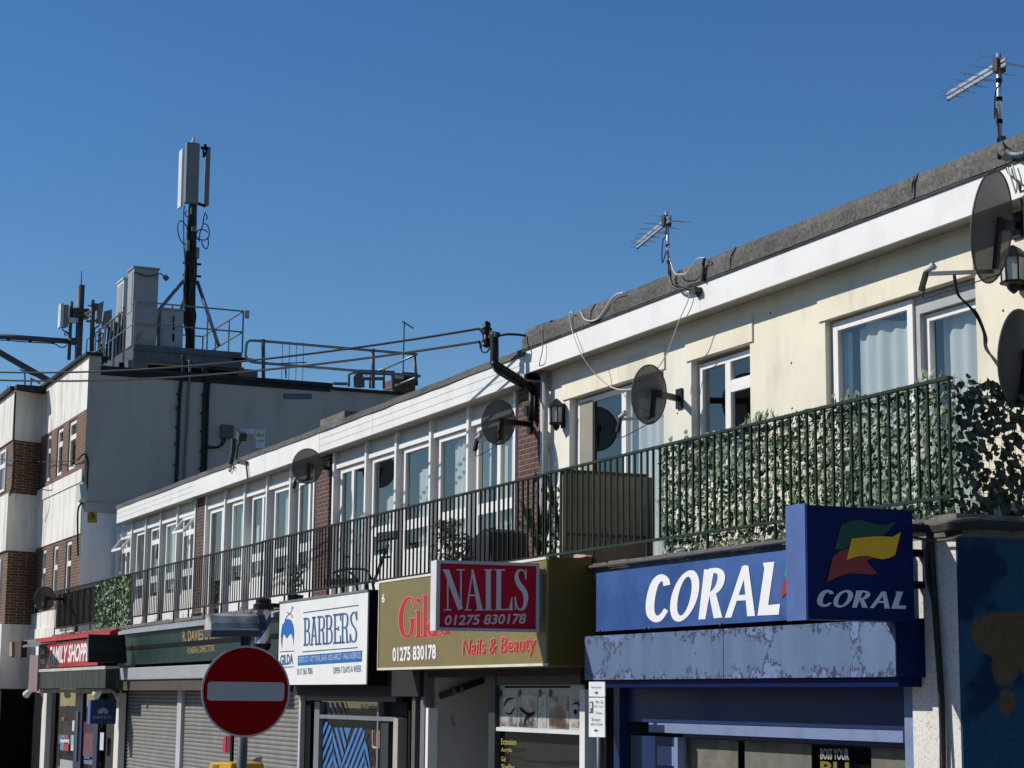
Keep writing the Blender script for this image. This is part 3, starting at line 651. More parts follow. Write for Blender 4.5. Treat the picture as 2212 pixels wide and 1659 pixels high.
MB().tube(smooth([pv(1395, -420), pv(1410, -150), pv(1440, 300), pv(1455, 520), pv(1480, 850), pv(1500, 1250), pv(1505, 1659), pv(1506, 1900)]), .028, 7).tube(smooth([pv(1380, -420, -1.33), pv(1370, -50, -1.33), pv(1430, 280, -1.33), pv(1470, 830, -1.33), pv(1490, 1250, -1.33), pv(1515, 1700, -1.33)]), .018, 6).build('cable', m_cable, bs, smooth=True)

# ---- long blue fascia sign with white letters
sg = thing('fascia_sign', 'long blue fascia sign with white CORAL letters and a flag emblem', 'sign', (-17, -1.2, 3.6))
SY = -1.50; q = [h.y(328, 485, SY), hit(1715, 1335, Y=SY), hit(1715, 1187, Y=SY), hit(1288, 1238, Y=SY)]
sz0, sz1 = (q[0].z+q[1].z)/2, (q[2].z+q[3].z)/2
MB().box(q[3].x, -14.0, SY, -1.17, sz0, sz1).build('board', m_navy, sg)
CORAL = [
    scurve([(503, 1338), (490, 1290), (448, 1272), (402, 1315), (372, 1400), (356, 1500), (362, 1585), (400, 1628), (440, 1622), (472, 1588), (496, 1548)], [62, 60, 60, 66, 72, 76, 74, 62, 52, 42, 40]),
    ring2((658, 1430), (124, -45), (32, -220), (656, 1432), (58, -22), (26, -168)),
    [[(828, 1198), (914, 1205), (838, 1632), (778, 1636)]],
    scurve([(870, 1212), (940, 1210), (975, 1240), (974, 1300), (948, 1360), (905, 1402), (866, 1418)], [40, 48, 62, 64, 56, 40, 28], 4),
    [[(872, 1425), (925, 1392), (986, 1618), (911, 1625)]],
    [[(1007, 1621), (1064, 1617), (1174, 1285), (1188, 1162), (1158, 1172)]],
    [[(1174, 1285), (1160, 1170), (1188, 1162), (1213, 1168), (1271, 1604), (1203, 1608)]],
    [[(1120, 1422), (1190, 1420), (1196, 1468), (1104, 1472)]],
    [[(1338, 1142), (1438, 1132), (1372, 1596), (1292, 1602), (1352, 1190)]],
    [[(1366, 1512), (1488, 1500), (1478, 1592), (1352, 1599)]]]
F = lambda x, y: ii.y(x, y, SY)
glyphs(CORAL, F, NY, m_white, sg)
m_fg, m_fy, m_fr = M('flag_green', (.015, .26, .16), .5), M('flag_yellow', (.80, .42, .015), .5), M('flag_red', (.27, .035, .03), .5)
m_fgs = M('flag_dark_green', (.008, .075, .035), .5)
FG = [(560, 580), (620, 370), (690, 335), (780, 325), (850, 345), (920, 366), (1000, 370), (1100, 340), (1050, 400), (985, 462), (900, 468), (800, 478), (700, 490), (680, 560), (620, 585)]
FY = [(705, 490), (800, 478), (900, 470), (980, 468), (1060, 475), (1135, 432), (1085, 630), (1040, 655), (980, 668), (920, 660), (850, 640), (780, 640), (720, 655), (662, 675)]
FR = [(545, 645), (600, 600), (680, 572), (662, 675), (720, 655), (780, 640), (850, 642), (895, 658), (835, 685), (930, 790), (880, 803), (800, 795), (700, 788), (600, 815), (490, 870)]
def flag(f, nrm, par, gm, off=.006):
    n = Vector(nrm)
    for nm, pts, mt, o in (('flag_green', FG, gm, 0), ('flag_red', FR, m_fr, .001), ('flag_yellow', FY, m_fy, .002)):
        MB().poly([f(*p)+n*(off+o) for p in pts]).build(nm, mt, par, fix=False)
flag(lambda x, y: ii.y(1497+(x-490)*.37, 1455-(870-y)*.654-(x-490)*.037, SY), NY, sg, m_fg)
m = MB()
for q in ((360, 470), (760, 450), (800, 450), (1415, 415)): m.lathe(h.y(q[0], q[1]-5, SY-.001), (0, -1, 0), [(0, .02), (.015, .018), (.02, .01)], 8)
m.each('bolt', m_galvd, sg)

# ---- projecting box sign of the same shop
XS = hit(1973, 1230, Y=-1.46).x
ps = thing('projecting_sign', 'square dark blue projecting box sign with flag emblem and CORAL lettering', 'sign', (XS, -1.9, 3.5))
q = [rr.x(312, 193, XS), rr.x(330, 1187, XS), rr.x(1258, 1213, XS), rr.x(1240, 243, XS)]
yo = (q[0].y+q[1].y)/2; yi = (q[2].y+q[3].y)/2; zt = (q[0].z+q[3].z)/2; zb = (q[1].z+q[2].z)/2
TH = .27
MB().box(XS-TH, XS, yo, yi, zb, zt).build('box', m_navys, ps)
MB().box(XS-TH-.01, XS+.008, yo-.02, yo, zb-.01, zt+.01).box(XS-TH-.03, XS-TH-.01, yo-.012, yo+.03, zb-.01, zt+.01).build('edge_trim', m_navyl, ps)
flag(lambda x, y: rr.x(x, y, XS), NX, ps, m_fgs)
def c2s(x, y):
    bot = 1652-.056*(x-400); top = 1240-.106*(x-430); v = (bot-y)/(bot-top); u = (x-315)/1172
    by = 1078+(1102-1078)*u; ty = 930+(952-930)*u
    return rr.x(405+u*780+ (v-.5)*6, by+(ty-by)*v, XS)
glyphs(CORAL, c2s, NX, M('grey_white_letter', (.62, .62, .66), .5), ps, off=.006)
m = MB()
for cy in (600, 880): z = rr.x(1262, cy, XS).z; m.box(XS-.2, XS-.12, yi, -1.2, z-.03, z+.03)
m.each('bracket', m_dk, ps)

# ---- gold nails sign box
GY = -1.80
gx0 = hit(819, 1350, Y=GY).x; gx1 = hit(1180, 1320, Y=GY).x; gzb = hit(1000, 1443, Y=GY).z; gzt = hit(1000, 1229, Y=GY).z
gs = thing('fascia_sign', 'gold box sign for a nail bar with red Gilda lettering and a phone number', 'sign', ((gx0+gx1)/2, -1.5, gzb))
m_gold = M('gold_sign_face', (.215, .165, .062), .4, .08, .8, dirt=.2, dc=(.1, .08, .03), ds=2)
m_goldd = M('shade_gold_sign_side', (.12, .085, .022), .4, .2, 1, spec=.15)  # same gold paint as the face, darkened for the side in shade
MB().box(gx0, gx1, GY, GY+.03, gzb+.03, gzt-.03).build('face', m_gold, gs)
MB().box(gx0+.01, gx1-.005, GY+.03, -1.16, gzb, gzt).build('box', m_goldd, gs)
m = MB().box(gx0, gx1, GY-.012, GY+.03, gzb, gzb+.03).box(gx0, gx1, GY-.012, GY+.03, gzt-.03, gzt).box(gx0-.02, gx0, GY-.012, GY+.03, gzb, gzt)
m.build('edge_trim', M('cream_trim', (.70, .67, .56), .5), gs)
G = lambda x, y: g.y(x, y, GY)
m_lred, m_lpink = M('letter_red', (.46, .02, .025), .5), M('letter_pink_edge', (.60, .22, .17), .5)
def gil(e):
    return [scurve([(512, 268), (508, 215), (482, 178), (452, 184), (418, 240), (400, 330), (400, 420), (418, 490), (446, 512), (478, 500), (494, 450), (498, 372)], [8+e, 9+e, 14+e, 22+e, 30+e, 34+e, 33+e, 28+e, 16+e, 14+e, 24+e, 26+e]),
            stroke([(468-e/3, 366), (526+e/3, 362)], 12+e), scurve([(538, 195), (550, 188), (561, 196), (551, 208), (538, 198)], [14+e]*5, 3),
            stroke([(551, 290), (551, 518)], 26+e), stroke([(526-e/3, 296), (552, 292)], 10+e), stroke([(526-e/3, 516), (578+e/3, 513)], 12+e),
            stroke([(610, 155), (608, 512)], 26+e), stroke([(585-e/3, 160), (610, 156)], 10+e), stroke([(584-e/3, 513), (634+e/3, 509)], 12+e),
            ring2((668, 440), (42+e/2, -4), (0, -72-e/2), (668, 440), (18-e/3, -2), (0, -58+e/2), 20), stroke([(705, 150), (703, 500)], 26+e), stroke([(690, 500), (730+e/3, 497)], 12+e),
            ring2((775, 430), (40+e/2, -4), (0, -68-e/2), (775, 430), (16-e/3, -2), (0, -54+e/2), 20), stroke([(812, 360), (812, 488)], 22+e)]
glyphs(gil(16), G, NY, m_lpink, gs, off=.003)
glyphs(gil(0), G, NY, m_lred, gs, off=.007)
fit_text('01275 830178', G(325, 735), G(703, 712), G(325, 610), m_white, gs, bold=.03, off=.005)
fit_text('6', G(232, 222), G(257, 218), G(232, 142), m_white, gs, bold=.03, off=.005)
fit_text('Nails & Beauty', G(928, 728), G(1583, 690), G(928, 542), m_lpink, gs, bold=.035, shear=.12, off=.003)
fit_text('Nails & Beauty', G(936, 722), G(1576, 686), G(936, 548), m_lred, gs, bold=.0, shear=.12, off=.007)

# ---- red nails box sign standing out from it
P0 = hit(1163, 1290, Y=-1.86); ND = Vector((math.cos(.10), -math.sin(.10), 0)); OD = Vector((-math.sin(.10), -math.cos(.10), 0))
def np(cr, x, y):
    d = ray(*cr.v(x, y)); return EYE+d*((P0-EYE).dot(ND)/d.dot(ND))
ns = thing('projecting_sign', 'red NAILS box sign with white frame standing out over the gold sign', 'sign', P0)
fr = [np(g, 700, 478), np(g, 1592, 462), np(nn, 1788, 1135), np(nn, 925, 1128)]
zb = (fr[0].z+fr[1].z)/2; zt = (fr[2].z+fr[3].z)/2; L = (fr[0].xy-fr[1].xy).length; A = Vector((fr[1].x, fr[1].y, 0))
def nb(s0, s1, d0, d1, z0, z1): # box in the sign's own frame
    return MB().prism([A+OD*s0+ND*d0+Vector((0, 0, z0)), A+OD*s1+ND*d0+Vector((0, 0, z0)), A+OD*s1+ND*d1+Vector((0, 0, z0)), A+OD*s0+ND*d1+Vector((0, 0, z0))], (0, 0, z1-z0))
nb(0.01, L-.01, -.20, -.004, zb+.01, zt-.01).build('box', M('white_sign_case', (.66, .66, .66), .5, dirt=.3, dc=(.3, .28, .25), ds=3), ns)
nb(.03, L-.03, -.004, .004, zb+.03, zt-.03).build('face', M('red_sign_face', (.40, .007, .022), .4, .15, 1.5, spec=.12), ns)
m = nb(0, L, .0, .02, zb, zb+.035); m.vs; m2 = nb(0, L, .0, .02, zt-.035, zt); m3 = nb(0, .035, .0, .02, zb+.035, zt-.035); m4 = nb(L-.035, L, .0, .02, zb+.035, zt-.035)
for k in (m2, m3, m4): m.add(k.vs, k.fs)
m.build('frame', M('grey_sign_frame', (.42, .43, .45), .5), ns)
nb(-.1, 0, -.16, -.03, zb+.15, zt-.12).build('mounting_plate', m_galv, ns)
nb(L, L+.012, -.205, .022, zb, zt).build('end_cover', M('white_end_cover', (.72, .71, .70), .5, dirt=.4, dc=(.25, .2, .15), ds=5), ns)
NAILS = [stroke([(978, 1204), (1015, 1204)], 12), stroke([(1010, 1206), (1134, 1548)], [48, 44]), stroke([(1022, 1215), (1022, 1550)], 13), stroke([(988, 1552), (1056, 1552)], 11), stroke([(1137, 1204), (1137, 1545)], 13), stroke([(1100, 1203), (1170, 1203)], 11),
         stroke([(1240, 1200), (1188, 1548)], [10, 14]), stroke([(1236, 1200), (1302, 1548)], [20, 46]), stroke([(1206, 1425), (1274, 1425)], 13), stroke([(1165, 1552), (1228, 1552)], 10), stroke([(1262, 1552), (1334, 1552)], 10),
         stroke([(1375, 1200), (1375, 1550)], 44), stroke([(1338, 1203), (1412, 1203)], 11), stroke([(1338, 1551), (1412, 1551)], 11),
         stroke([(1468, 1200), (1464, 1550)], 42), stroke([(1432, 1203), (1522, 1203)], 11), stroke([(1430, 1550), (1590, 1548)], 12), stroke([(1582, 1440), (1570, 1546)], [8, 30]),
         scurve([(1703, 1285), (1692, 1225), (1662, 1203), (1630, 1222), (1622, 1275), (1648, 1335), (1688, 1390), (1703, 1455), (1686, 1530), (1655, 1550), (1625, 1525), (1610, 1440)], [10, 12, 14, 26, 36, 46, 46, 40, 28, 14, 12, 10]), stroke([(1703, 1195), (1704, 1290)], 9), stroke([(1609, 1435), (1611, 1552)], 9)]
m_nl = M('pink_white_letter', (.60, .53, .57), .5)
glyphs(NAILS, lambda x, y: np(nn, x, y), ND, m_nl, ns, off=.008)
fit_text('01275 830178', np(g, 775, 418), np(g, 1485, 402), np(g, 775, 328), m_nl, ns, bold=.02, shear=.18, off=.007)

# ---- white barbers sign box
BY = -1.62
bx0 = hit(602, 1400, Y=BY).x; bx1 = hit(793, 1378, Y=BY).x; bzb = hit(790, 1478, Y=BY).z; bzt = hit(720, 1288, Y=BY).z
br = thing('fascia_sign', 'white BARBERS box sign with blue bearded head and blue banner', 'sign', ((bx0+bx1)/2, -1.4, bzb))
MB().box(bx0, bx1, BY, BY+.02, bzb, bzt).build('face', M('white_sign_face', (.82, .81, .79), .35, .03, 1, dirt=.18, dc=(.42, .42, .40), ds=2), br)
MB().box(bx0-.02, bx1+.01, BY+.02, -1.16, bzb-.02, bzt+.03).build('box', m_dk, br)
MB().box(bx0-.02, bx1+.01, BY-.015, BY+.02, bzt, bzt+.03).build('edge_trim', M('grey_blue_trim', (.15, .17, .2), .5), br)
B = lambda x, y: bb.y(x, y, BY)
m_bt = M('barber_blue', (.045, .115, .26), .5); m_bb = M('barber_bright_blue', (.015, .13, .42), .5)
def slab(gl, x0, x1):                                    # slab serif letters across the sloping line of the sign
    def q(u, v):
        x = x0+(x1-x0)*u; bot = 1300-(x-650)*.066; top = 808-(x-660)*.128; return (x, bot+(top-bot)*v)
    W1, W2 = 27, 34; o = []
    L_ = lambda pts, w: o.append(stroke([q(*p) for p in pts], w)); Cv = lambda pts, w: o.append(scurve([q(*p) for p in pts], [w]*len(pts), 4))
    if gl == 'B':
        L_([(.24, .0), (.24, 1)], W1); L_([(0, .035), (.5, .035)], W2); L_([(0, .965), (.5, .965)], W2)
        Cv([(.35, .965), (.68, .955), (.82, .87), (.84, .76), (.80, .62), (.62, .535), (.3, .525)], W1-2); Cv([(.3, .525), (.68, .51), (.88, .41), (.9, .27), (.86, .12), (.68, .045), (.35, .035)], W1-2)
    if gl == 'R':
        L_([(.24, .0), (.24, 1)], W1); L_([(0, .035), (.5, .035)], W2); L_([(0, .965), (.5, .965)], W2)
        Cv([(.35, .965), (.68, .955), (.84, .87), (.86, .76), (.82, .6), (.62, .52), (.3, .51)], W1-2); Cv([(.5, .51), (.7, .46), (.76, .35), (.78, .04)], W1); L_([(.68, .035), (1.0, .035)], W2)
    if gl == 'A':
        L_([(.2, .02), (.48, .97)], W1-2); L_([(.78, .02), (.5, .97)], W1-2); L_([(.28, .33), (.7, .33)], 26); L_([(0, .035), (.38, .035)], W2); L_([(.6, .035), (1, .035)], W2); L_([(.25, .965), (.7, .965)], W2)
    if gl == 'E':
        L_([(.24, .0), (.24, 1)], W1); L_([(0, .035), (.95, .035)], W2); L_([(0, .965), (.98, .965)], W2); L_([(.3, .5), (.72, .5)], 30); L_([(.94, .0), (.94, .27)], 18); L_([(.95, .76), (.95, 1)], 18); L_([(.70, .42), (.70, .58)], 16)
    if gl == 'S':
        Cv([(.93, .74), (.82, .92), (.52, .97), (.22, .88), (.18, .72), (.4, .57), (.72, .45), (.88, .28), (.80, .09), (.5, .03), (.2, .1), (.08, .27)], 28); L_([(.94, .70), (.94, 1.0)], 17); L_([(.06, .0), (.06, .3)], 17)
    return o
for gl, a, b in (('B', 645, 758), ('A', 757, 898), ('R', 885, 1022), ('B', 1020, 1150), ('E', 1160, 1295), ('R', 1290, 1432), ('S', 1448, 1580)):
    glyphs(slab(gl, a, b), B, NY, m_bt, br, name='letter')
m = [[stroke([(640, 720), (1605, 588)], 17)], [stroke([(622, 1402), (1588, 1325)], 17)], [stroke([(228, 1402), (485, 1386)], 15)], [stroke([(228, 1672), (470, 1660)], 15)]]
for q in m: glyphs(q, B, NY, m_bt, br, name='rule')
MB().poly([B(*p)+Vector((0, -.004, 0)) for p in ((548, 1468), (545, 1640), (1660, 1570), (1665, 1376))]).build('banner', m_bb, br, fix=False)
fit_text('GENTS CUT - HOT TOWEL SHAVE - KIDS HAIRCUT - WALK IN SERVICES', B(565, 1592), B(1648, 1510), B(565, 1492), M('pale_blue_letter', (.45, .60, .82), .5), br, bold=.01, off=.007)
fit_text('GILDA', B(240, 1640), B(465, 1615), B(240, 1458), m_bt, br, bold=.025, off=.005)
K = lambda x, y: kk.y(x, y, BY)
fit_text('0117 363 7006', K(1042, 850), K(1175, 840), K(1042, 795), m_bt, br, bold=.0, off=.005)
fit_text('OPEN 7 DAYS A WEEK', K(1355, 838), K(1600, 820), K(1355, 782), m_bt, br, bold=.0, off=.005)
head = [(250, 1100), (262, 1010), (275, 930), (320, 870), (325, 835), (380, 825), (430, 850), (465, 930), (477, 1010), (481, 1090), (470, 1230), (458, 1340), (464, 1200), (440, 1110), (425, 1080), (390, 1115), (352, 1168), (320, 1115), (300, 1088), (282, 1150), (270, 1350), (256, 1230)]
MB().poly([B(*p)+Vector((0, -.004, 0)) for p in head]).build('head_emblem', m_bb, br, fix=False)
glyphs([scurve([(322, 860), (345, 800), (395, 745), (440, 690)], [10, 12, 14, 10]), stroke([(352, 712), (430, 750)], 16), scurve([(430, 690), (455, 640), (450, 612), (438, 650)], [7]*4), scurve([(430, 740), (460, 780), (445, 805), (432, 770)], [6]*4)], B, NY, m_bt, br, name='scissors_emblem')

# ---- barber pole
t = thing('barber_pole', 'red, white and blue striped barber pole with black caps', 'barber pole', (hit(570, 1345, Y=-1.75).x, -1.75, 0))
a = kk.y(748, 180, -1.75); b = kk.y(748, 640, -1.75); px, z1, z0 = a.x, a.z, b.z; H = z1-z0
def stripes():
    m, nt, p = base('barber_stripes'); tc = nd(nt, 'ShaderNodeTexCoord'); sp = nd(nt, 'ShaderNodeSeparateXYZ'); nt.links.new(tc.outputs['Object'], sp.inputs[0])
    at = nd(nt, 'ShaderNodeMath', operation='ARCTAN2'); nt.links.new(sp.outputs[1], at.inputs[0]); nt.links.new(sp.outputs[0], at.inputs[1])
    s1 = nd(nt, 'ShaderNodeMath', operation='MULTIPLY_ADD'); s1.inputs[1].default_value = -.159; nt.links.new(at.outputs[0], s1.inputs[0])
    s2 = nd(nt, 'ShaderNodeMath', operation='MULTIPLY'); s2.inputs[1].default_value = 1.35; nt.links.new(sp.outputs[2], s2.inputs[0]); nt.links.new(s2.outputs[0], s1.inputs[2])
    fr_ = nd(nt, 'ShaderNodeMath', operation='FRACT'); nt.links.new(s1.outputs[0], fr_.inputs[0])
    r = nd(nt, 'ShaderNodeValToRGB'); r.color_ramp.interpolation = 'CONSTANT'; e = r.color_ramp.elements
    for _ in range(2): e.new(.5)
    for i, (po, c_) in enumerate(((0, (.85, .85, .85)), (.3, (.50, .16, .16)), (.5, (.85, .85, .85)), (.78, (.10, .12, .32)))): e[i].position = po; e[i].color = (*c_, 1)
    nt.links.new(fr_.outputs[0], r.inputs[0]); nt.links.new(r.outputs[0], p.inputs['Base Color']); p.inputs['Roughness'].default_value = .25; return m
MB().lathe((px, -1.75, z0+.14*H), (0, 0, 1), [(0, .13), (.64*H, .13)], 24, False).build('striped_tube', stripes(), t, smooth=True)
MB().lathe((px, -1.75, z0), (0, 0, 1), [(0, .07), (.03*H, .12), (.14*H, .15)], 16).lathe((px, -1.75, z0+.78*H), (0, 0, 1), [(0, .17), (.1*H, .17), (.12*H, .13), (.19*H, .13), (.22*H, .07)], 16).box(px-.03, px+.03, -1.72, -1.2, z1-.15, z1-.08).each('cap', m_blackpl, t)

# ---- funeral director
DY = -1.38
dv = lambda vx, vy: hit(vx, vy, Y=DY)
dx0, dx1 = dv(272, 1400).x, dv(601, 1380).x
ds_ = thing('fascia_sign', 'dark green fascia sign with gold R. DAVIES & SON lettering above the grey shutters', 'sign', ((dx0+dx1)/2, DY, 3.4))
fz = lambda cx, cy: f8.y(cx, cy, DY).z
zt, zb = fz(2000, 135), fz(2000, 505); zm1, zm2 = fz(2000, 300), fz(2000, 345)
m_dgreen = M('dark_green_sign', (.016, .036, .029), .45, .12, 1.5, spec=.12, dirt=.3, dc=(.05, .075, .065), ds=1.5)
MB().box(dx0, dx1, DY, -1.16, zb, zt).build('board', m_dgreen, ds_)
MB().box(dx0, dx1, DY-.02, DY, zm1-.05, zm1+.03).build('groove', m_dk, ds_)
MB().prism([(dx0-.4, DY-.10, zt), (dx0-.4, DY-.10, zt+.07), (dx0-.4, -1.16, zt+.16), (dx0-.4, -1.16, zt)], (dx1-dx0+.4, 0, 0)).build('hood_strip', M('grey_blue_metal', (.30, .33, .37), .5), ds_)
m_gl = M('gold_letter', (.34, .24, .10), .4)
Dp = lambda x, y: kk.y(x, y, DY)
fit_text('R. DAVIES & SON', Dp(45, 560), Dp(372, 532), Dp(45, 462), m_gl, ds_, bold=.02, off=.006)
fit_text('FUNERAL DIRECTORS', Dp(88, 665), Dp(325, 640), Dp(88, 610), m_gl, ds_, bold=.015, off=.006)
fs = thing('funeral_shop_front', 'closed grey roller shutters under a grey shutter box behind the no entry sign', 'shop front', (-40, -1.2, 0))
a, b = f8.y(1165, 650, -1.55), kk.y(272, 800, -1.55)
MB().box(a.x, b.x, -1.55, -1.1, (f8.y(1900, 690, -1.55)).z, f8.y(1900, 545, -1.55).z).build('shutter_box', M('grey_shutter_box', (.34, .345, .36), .5, .05, 2, dirt=.2, dc=(.2, .2, .2), ds=3), fs, bevel=.02)
zs = f8.y(1900, 690, -1.55).z
MB().box(a.x, dx1, -1.5, -1.0, zs-.22, zs).build('soffit', M('brown_soffit', (.08, .065, .055), .8), fs)
def shutter(xa, xb, ztop):
    m = MB(); n = int(ztop/.078); vs = []
    for i in range(n*4+1):
        t_ = i/4*.078; d_ = (.0, .014, .018, .014)[i % 4]; vs += [(xa, -1.12-d_, ztop-t_), (xb, -1.12-d_, ztop-t_)]
    m.add(vs, [(2*i, 2*i+1, 2*i+3, 2*i+2) for i in range(len(vs)//2-1)])
    return m.build('roller_shutter', m_shut, fs, fix=False)
m_shut = M('galvanised_shutter', (.20, .195, .18), .6, .15, 2.5, metal=.1, dirt=.35, dc=(.2, .19, .17), ds=3)
s1, s2, s3, s4 = f8.y(1335, 1300, -1.12).x, f8.y(1960, 1300, -1.12).x, f8.y(2005, 1300, -1.12).x, kk.y(1090, 1300, -1.12).x
shutter(s1, s2, zs-.22); shutter(s3, s4, zs-.22)
m = MB()
for a_, b_ in ((s1-.12, s1), (s2, s3), (s4, s4+.1)): m.box(a_, b_, -1.2, -1.0, 0, zs-.22)
m.each('guide_post', M('pale_guide_post', (.46, .47, .48), .5), fs)
MB().box(s4+.1, s4+.4, -1.12, -1.0, 0, 3.2).build('jamb', m_dk, fs)
# black projecting sign of the funeral director
XD = f8.y(1372, 400, -1.50).x
q = [f8.x(965, 202, XD), f8.x(960, 508, XD), f8.x(1385, 515, XD), f8.x(1360, 212, XD)]
t = thing('projecting_sign', 'black projecting sign with faint grey lettering beside the red shop sign', 'sign', q[0])
MB().prism(q, (-.12, 0, 0)).build('board', M('black_sign_face', (.010, .013, .014), .35), t)
u = M('faint_grey_letter', (.06, .065, .065), .5)
fit_text('R. DAVIES & SON', f8.x(992, 355, XD), f8.x(1325, 362, XD), f8.x(992, 333, XD), u, t, off=.006)
fit_text('FUNERAL DIRECTORS', f8.x(1035, 378, XD), f8.x(1275, 384, XD), f8.x(1035, 366, XD), u, t, off=.006)

# ---- convenience shop
FYp = -1.36
c5 = lambda x, y, Y=FYp: f5.y(x, y, Y)
sx0, sx1 = c5(815, 1300).x, c5(1640, 1300).x; szb, szt = c5(1250, 1435).z, c5(1250, 985).z
fsn = thing('fascia_sign', 'red fascia sign with white FAMILY SHOPPER letters and a black end panel', 'sign', (sx0, FYp, szb))
m_red = M('red_sign', (.42, .012, .022), .4, .12, 2)
MB().box(sx0, sx1+.4, FYp, -1.2, szb, szt).build('board', m_red, fsn)
lx = c5(665, 1300).x
MB().box(lx, sx0-.01, FYp, -1.2, szb-.05, szt).build('end_panel', M('black_panel', (.022, .024, .022), .5), fsn)
hx0 = c5(540, 990).x; hz0, hz1 = c5(1300, 948, -1.45).z, c5(1300, 905, -1.45).z
hx1 = f5.y(1920, 830, -1.45).x
MB().prism([(hx0, -1.46, hz0), (hx0, -1.46, hz1), (hx0, -1.25, hz1+.09), (hx0, -1.25, hz0)], (hx1-hx0, 0, 0)).build('hood', M('faded_red_hood', (.44, .035, .045), .5, .1, 3), fsn)
fit_text('FAMILY SHOPPER', c5(850, 1388), c5(1615, 1335), c5(880, 1092), m_white, fsn, bold=.03, off=.006)
fit_text('Eat', c5(708, 1225), c5(785, 1220), c5(708, 1110), m_white, fsn, bold=.03, off=.006)
fit_text('Fresh', c5(688, 1395), c5(788, 1390), c5(688, 1270), m_white, fsn, bold=.03, off=.006)
cs = thing('convenience_shop_front', 'dark convenience shop front with white posts and posters below a black awning box', 'shop front', (-50, -1.2, 0))
ay = -1.85
ax0, ax1 = f8.y(385, 700, ay).x, f8.y(1148, 700, ay).x; az0, az1 = f8.y(700, 790, ay).z, f8.y(700, 605, ay).z
MB().prism([(ax0, ay, az0), (ax0, ay, az1), (ax0, -1.2, az1+.06), (ax0, -1.2, az0)], (ax1-ax0, 0, 0)).build('awning_box', M('black_awning', (.022, .025, .021), .5, .3, 2, dirt=.7, dc=(.10, .11, .09), ds=2.2, dst=(1.5, 1.5, .1), da=.52, db=.64), cs)
MB().box(ax0, ax1, ay-.02, ay+.3, az1+.005, az1+.075).build('awning_top', M('pale_awning_top', (.50, .49, .45), .6, dirt=.4, ds=3), cs)
MB().box(f8.y(410, 820, -1.6).x, f8.y(1200, 820, -1.6).x, -1.62, -1.58, f8.y(800, 840, -1.6).z, f8.y(800, 800, -1.6).z).build('valance_letter_strip', M('pale_strip', (.40, .385, .35), .7, .3, 6), cs)
m = MB().box(f8.y(1185, 1200, -1.3).x-.35, f8.y(1340, 1200, -1.3).x, -1.08, -1.0, 0, 3.2)
m.build('side_wall', m_dk, cs)
m_wpost = M('white_painted_post', (.66, .64, .57), .6, .08, 3, dirt=.3, dc=(.25, .2, .15), ds=6)
for (ca, cb, cy) in ((738, 812, 1300), (2015, 2095, 1300)):
    xa, xb = f6.y(ca-10, 1000, -1.3).x, f6.y(cb-10, 1000, -1.3).x
    MB().box(xa, xb, -1.32, -1.18, 0, f6.y(ca, 350, -1.3).z).build('white_post', m_wpost, cs)
    zz = f6.y(ca, 370, -1.3).z
    MB().tube(smooth([(xa+.1, -1.3, zz-.1), (xa+.05, -1.4, zz+.08), (xa-.12, -1.6, zz+.1), (xa-.35, -1.7, zz-.02)]), [.03, .04, .06, .10], 8).build('swan_neck_lamp', m_wpost, cs, smooth=True)
X_ = lambda cx: f6.y(cx, 1200, -1.15).x
MB().box(X_(820), X_(2010), -1.0, -.98, .12, 2.9).build('dark_interior', m_room, cs)
dw = MB().box(X_(1310), X_(1440), -1.19, -1.1, .12, 2.75).box(X_(1650), X_(1720), -1.19, -1.1, .12, 2.75).box(X_(1440), X_(1650), -1.188, -1.1, 2.5, 2.75).build('door', M('navy_door_frame', (.018, .022, .07), .4), cs)
MB().poly([(X_(1440), -1.14, .2), (X_(1650), -1.14, .2), (X_(1650), -1.14, 2.5), (X_(1440), -1.14, 2.5)]).build('pane', m_shopglass, dw, fix=False)
MB().box(X_(1370), X_(1395), -1.23, -1.19, f6.y(1380, 1550, -1.2).z, f6.y(1380, 670, -1.2).z).build('handle', m_galvd, dw)
sw = MB().box(X_(930), X_(960), -1.18, -1.1, .12, 2.75).build('shop_window', m_dk, cs)
MB().poly([(X_(960), -1.14, .2), (X_(1310), -1.14, .2), (X_(1310), -1.14, 2.75), (X_(960), -1.14, 2.75)]).build('pane', m_shopglass, sw, fix=False)
def post(nm, x0, y0, x1, y1, mt, Y=-1.155, par=cs):
    a, b = f6.y(x0, y1, Y), f6.y(x1, y0, Y); return MB().box(a.x, b.x, Y, Y+.008, a.z, b.z).build(nm, mt, par)
m_pb, m_pr, m_pc, m_pw = M('poster_blue', (.12, .22, .38), .5), M('poster_red', (.35, .05, .05), .5), M('poster_cyan', (.20, .45, .52), .5), M('poster_white', (.55, .57, .6), .5)
m_pd = M('poster_dusky_red', (.14, .05, .06), .5, .4, 5)
for a in ((1060, 1085, 1130, 1150, m_pb), (1130, 1085, 1195, 1150, m_pr), (1050, 1150, 1205, 1215, m_pw), (1045, 1215, 1110, 1340, m_pb), (1110, 1215, 1195, 1350, m_pr), (1235, 1085, 1310, 1250, m_pc), (1232, 1255, 1300, 1350, m_pw), (1070, 765, 1120, 830, m_pr), (1255, 830, 1320, 1010, m_pw), (1040, 1540, 1310, 1659, M('poster_grey', (.33, .34, .35), .6)),
          (1445, 1060, 1655, 1440, m_pd), (1450, 860, 1655, 1040, M('poster_wine', (.05, .015, .03), .5)), (1460, 1455, 1560, 1510, M('poster_teal', (.02, .12, .2), .5)), (1460, 1520, 1650, 1575, M('poster_lilac', (.16, .15, .22), .5)), (1735, 1040, 1810, 1340, m_pw)):
    post('poster', *a)
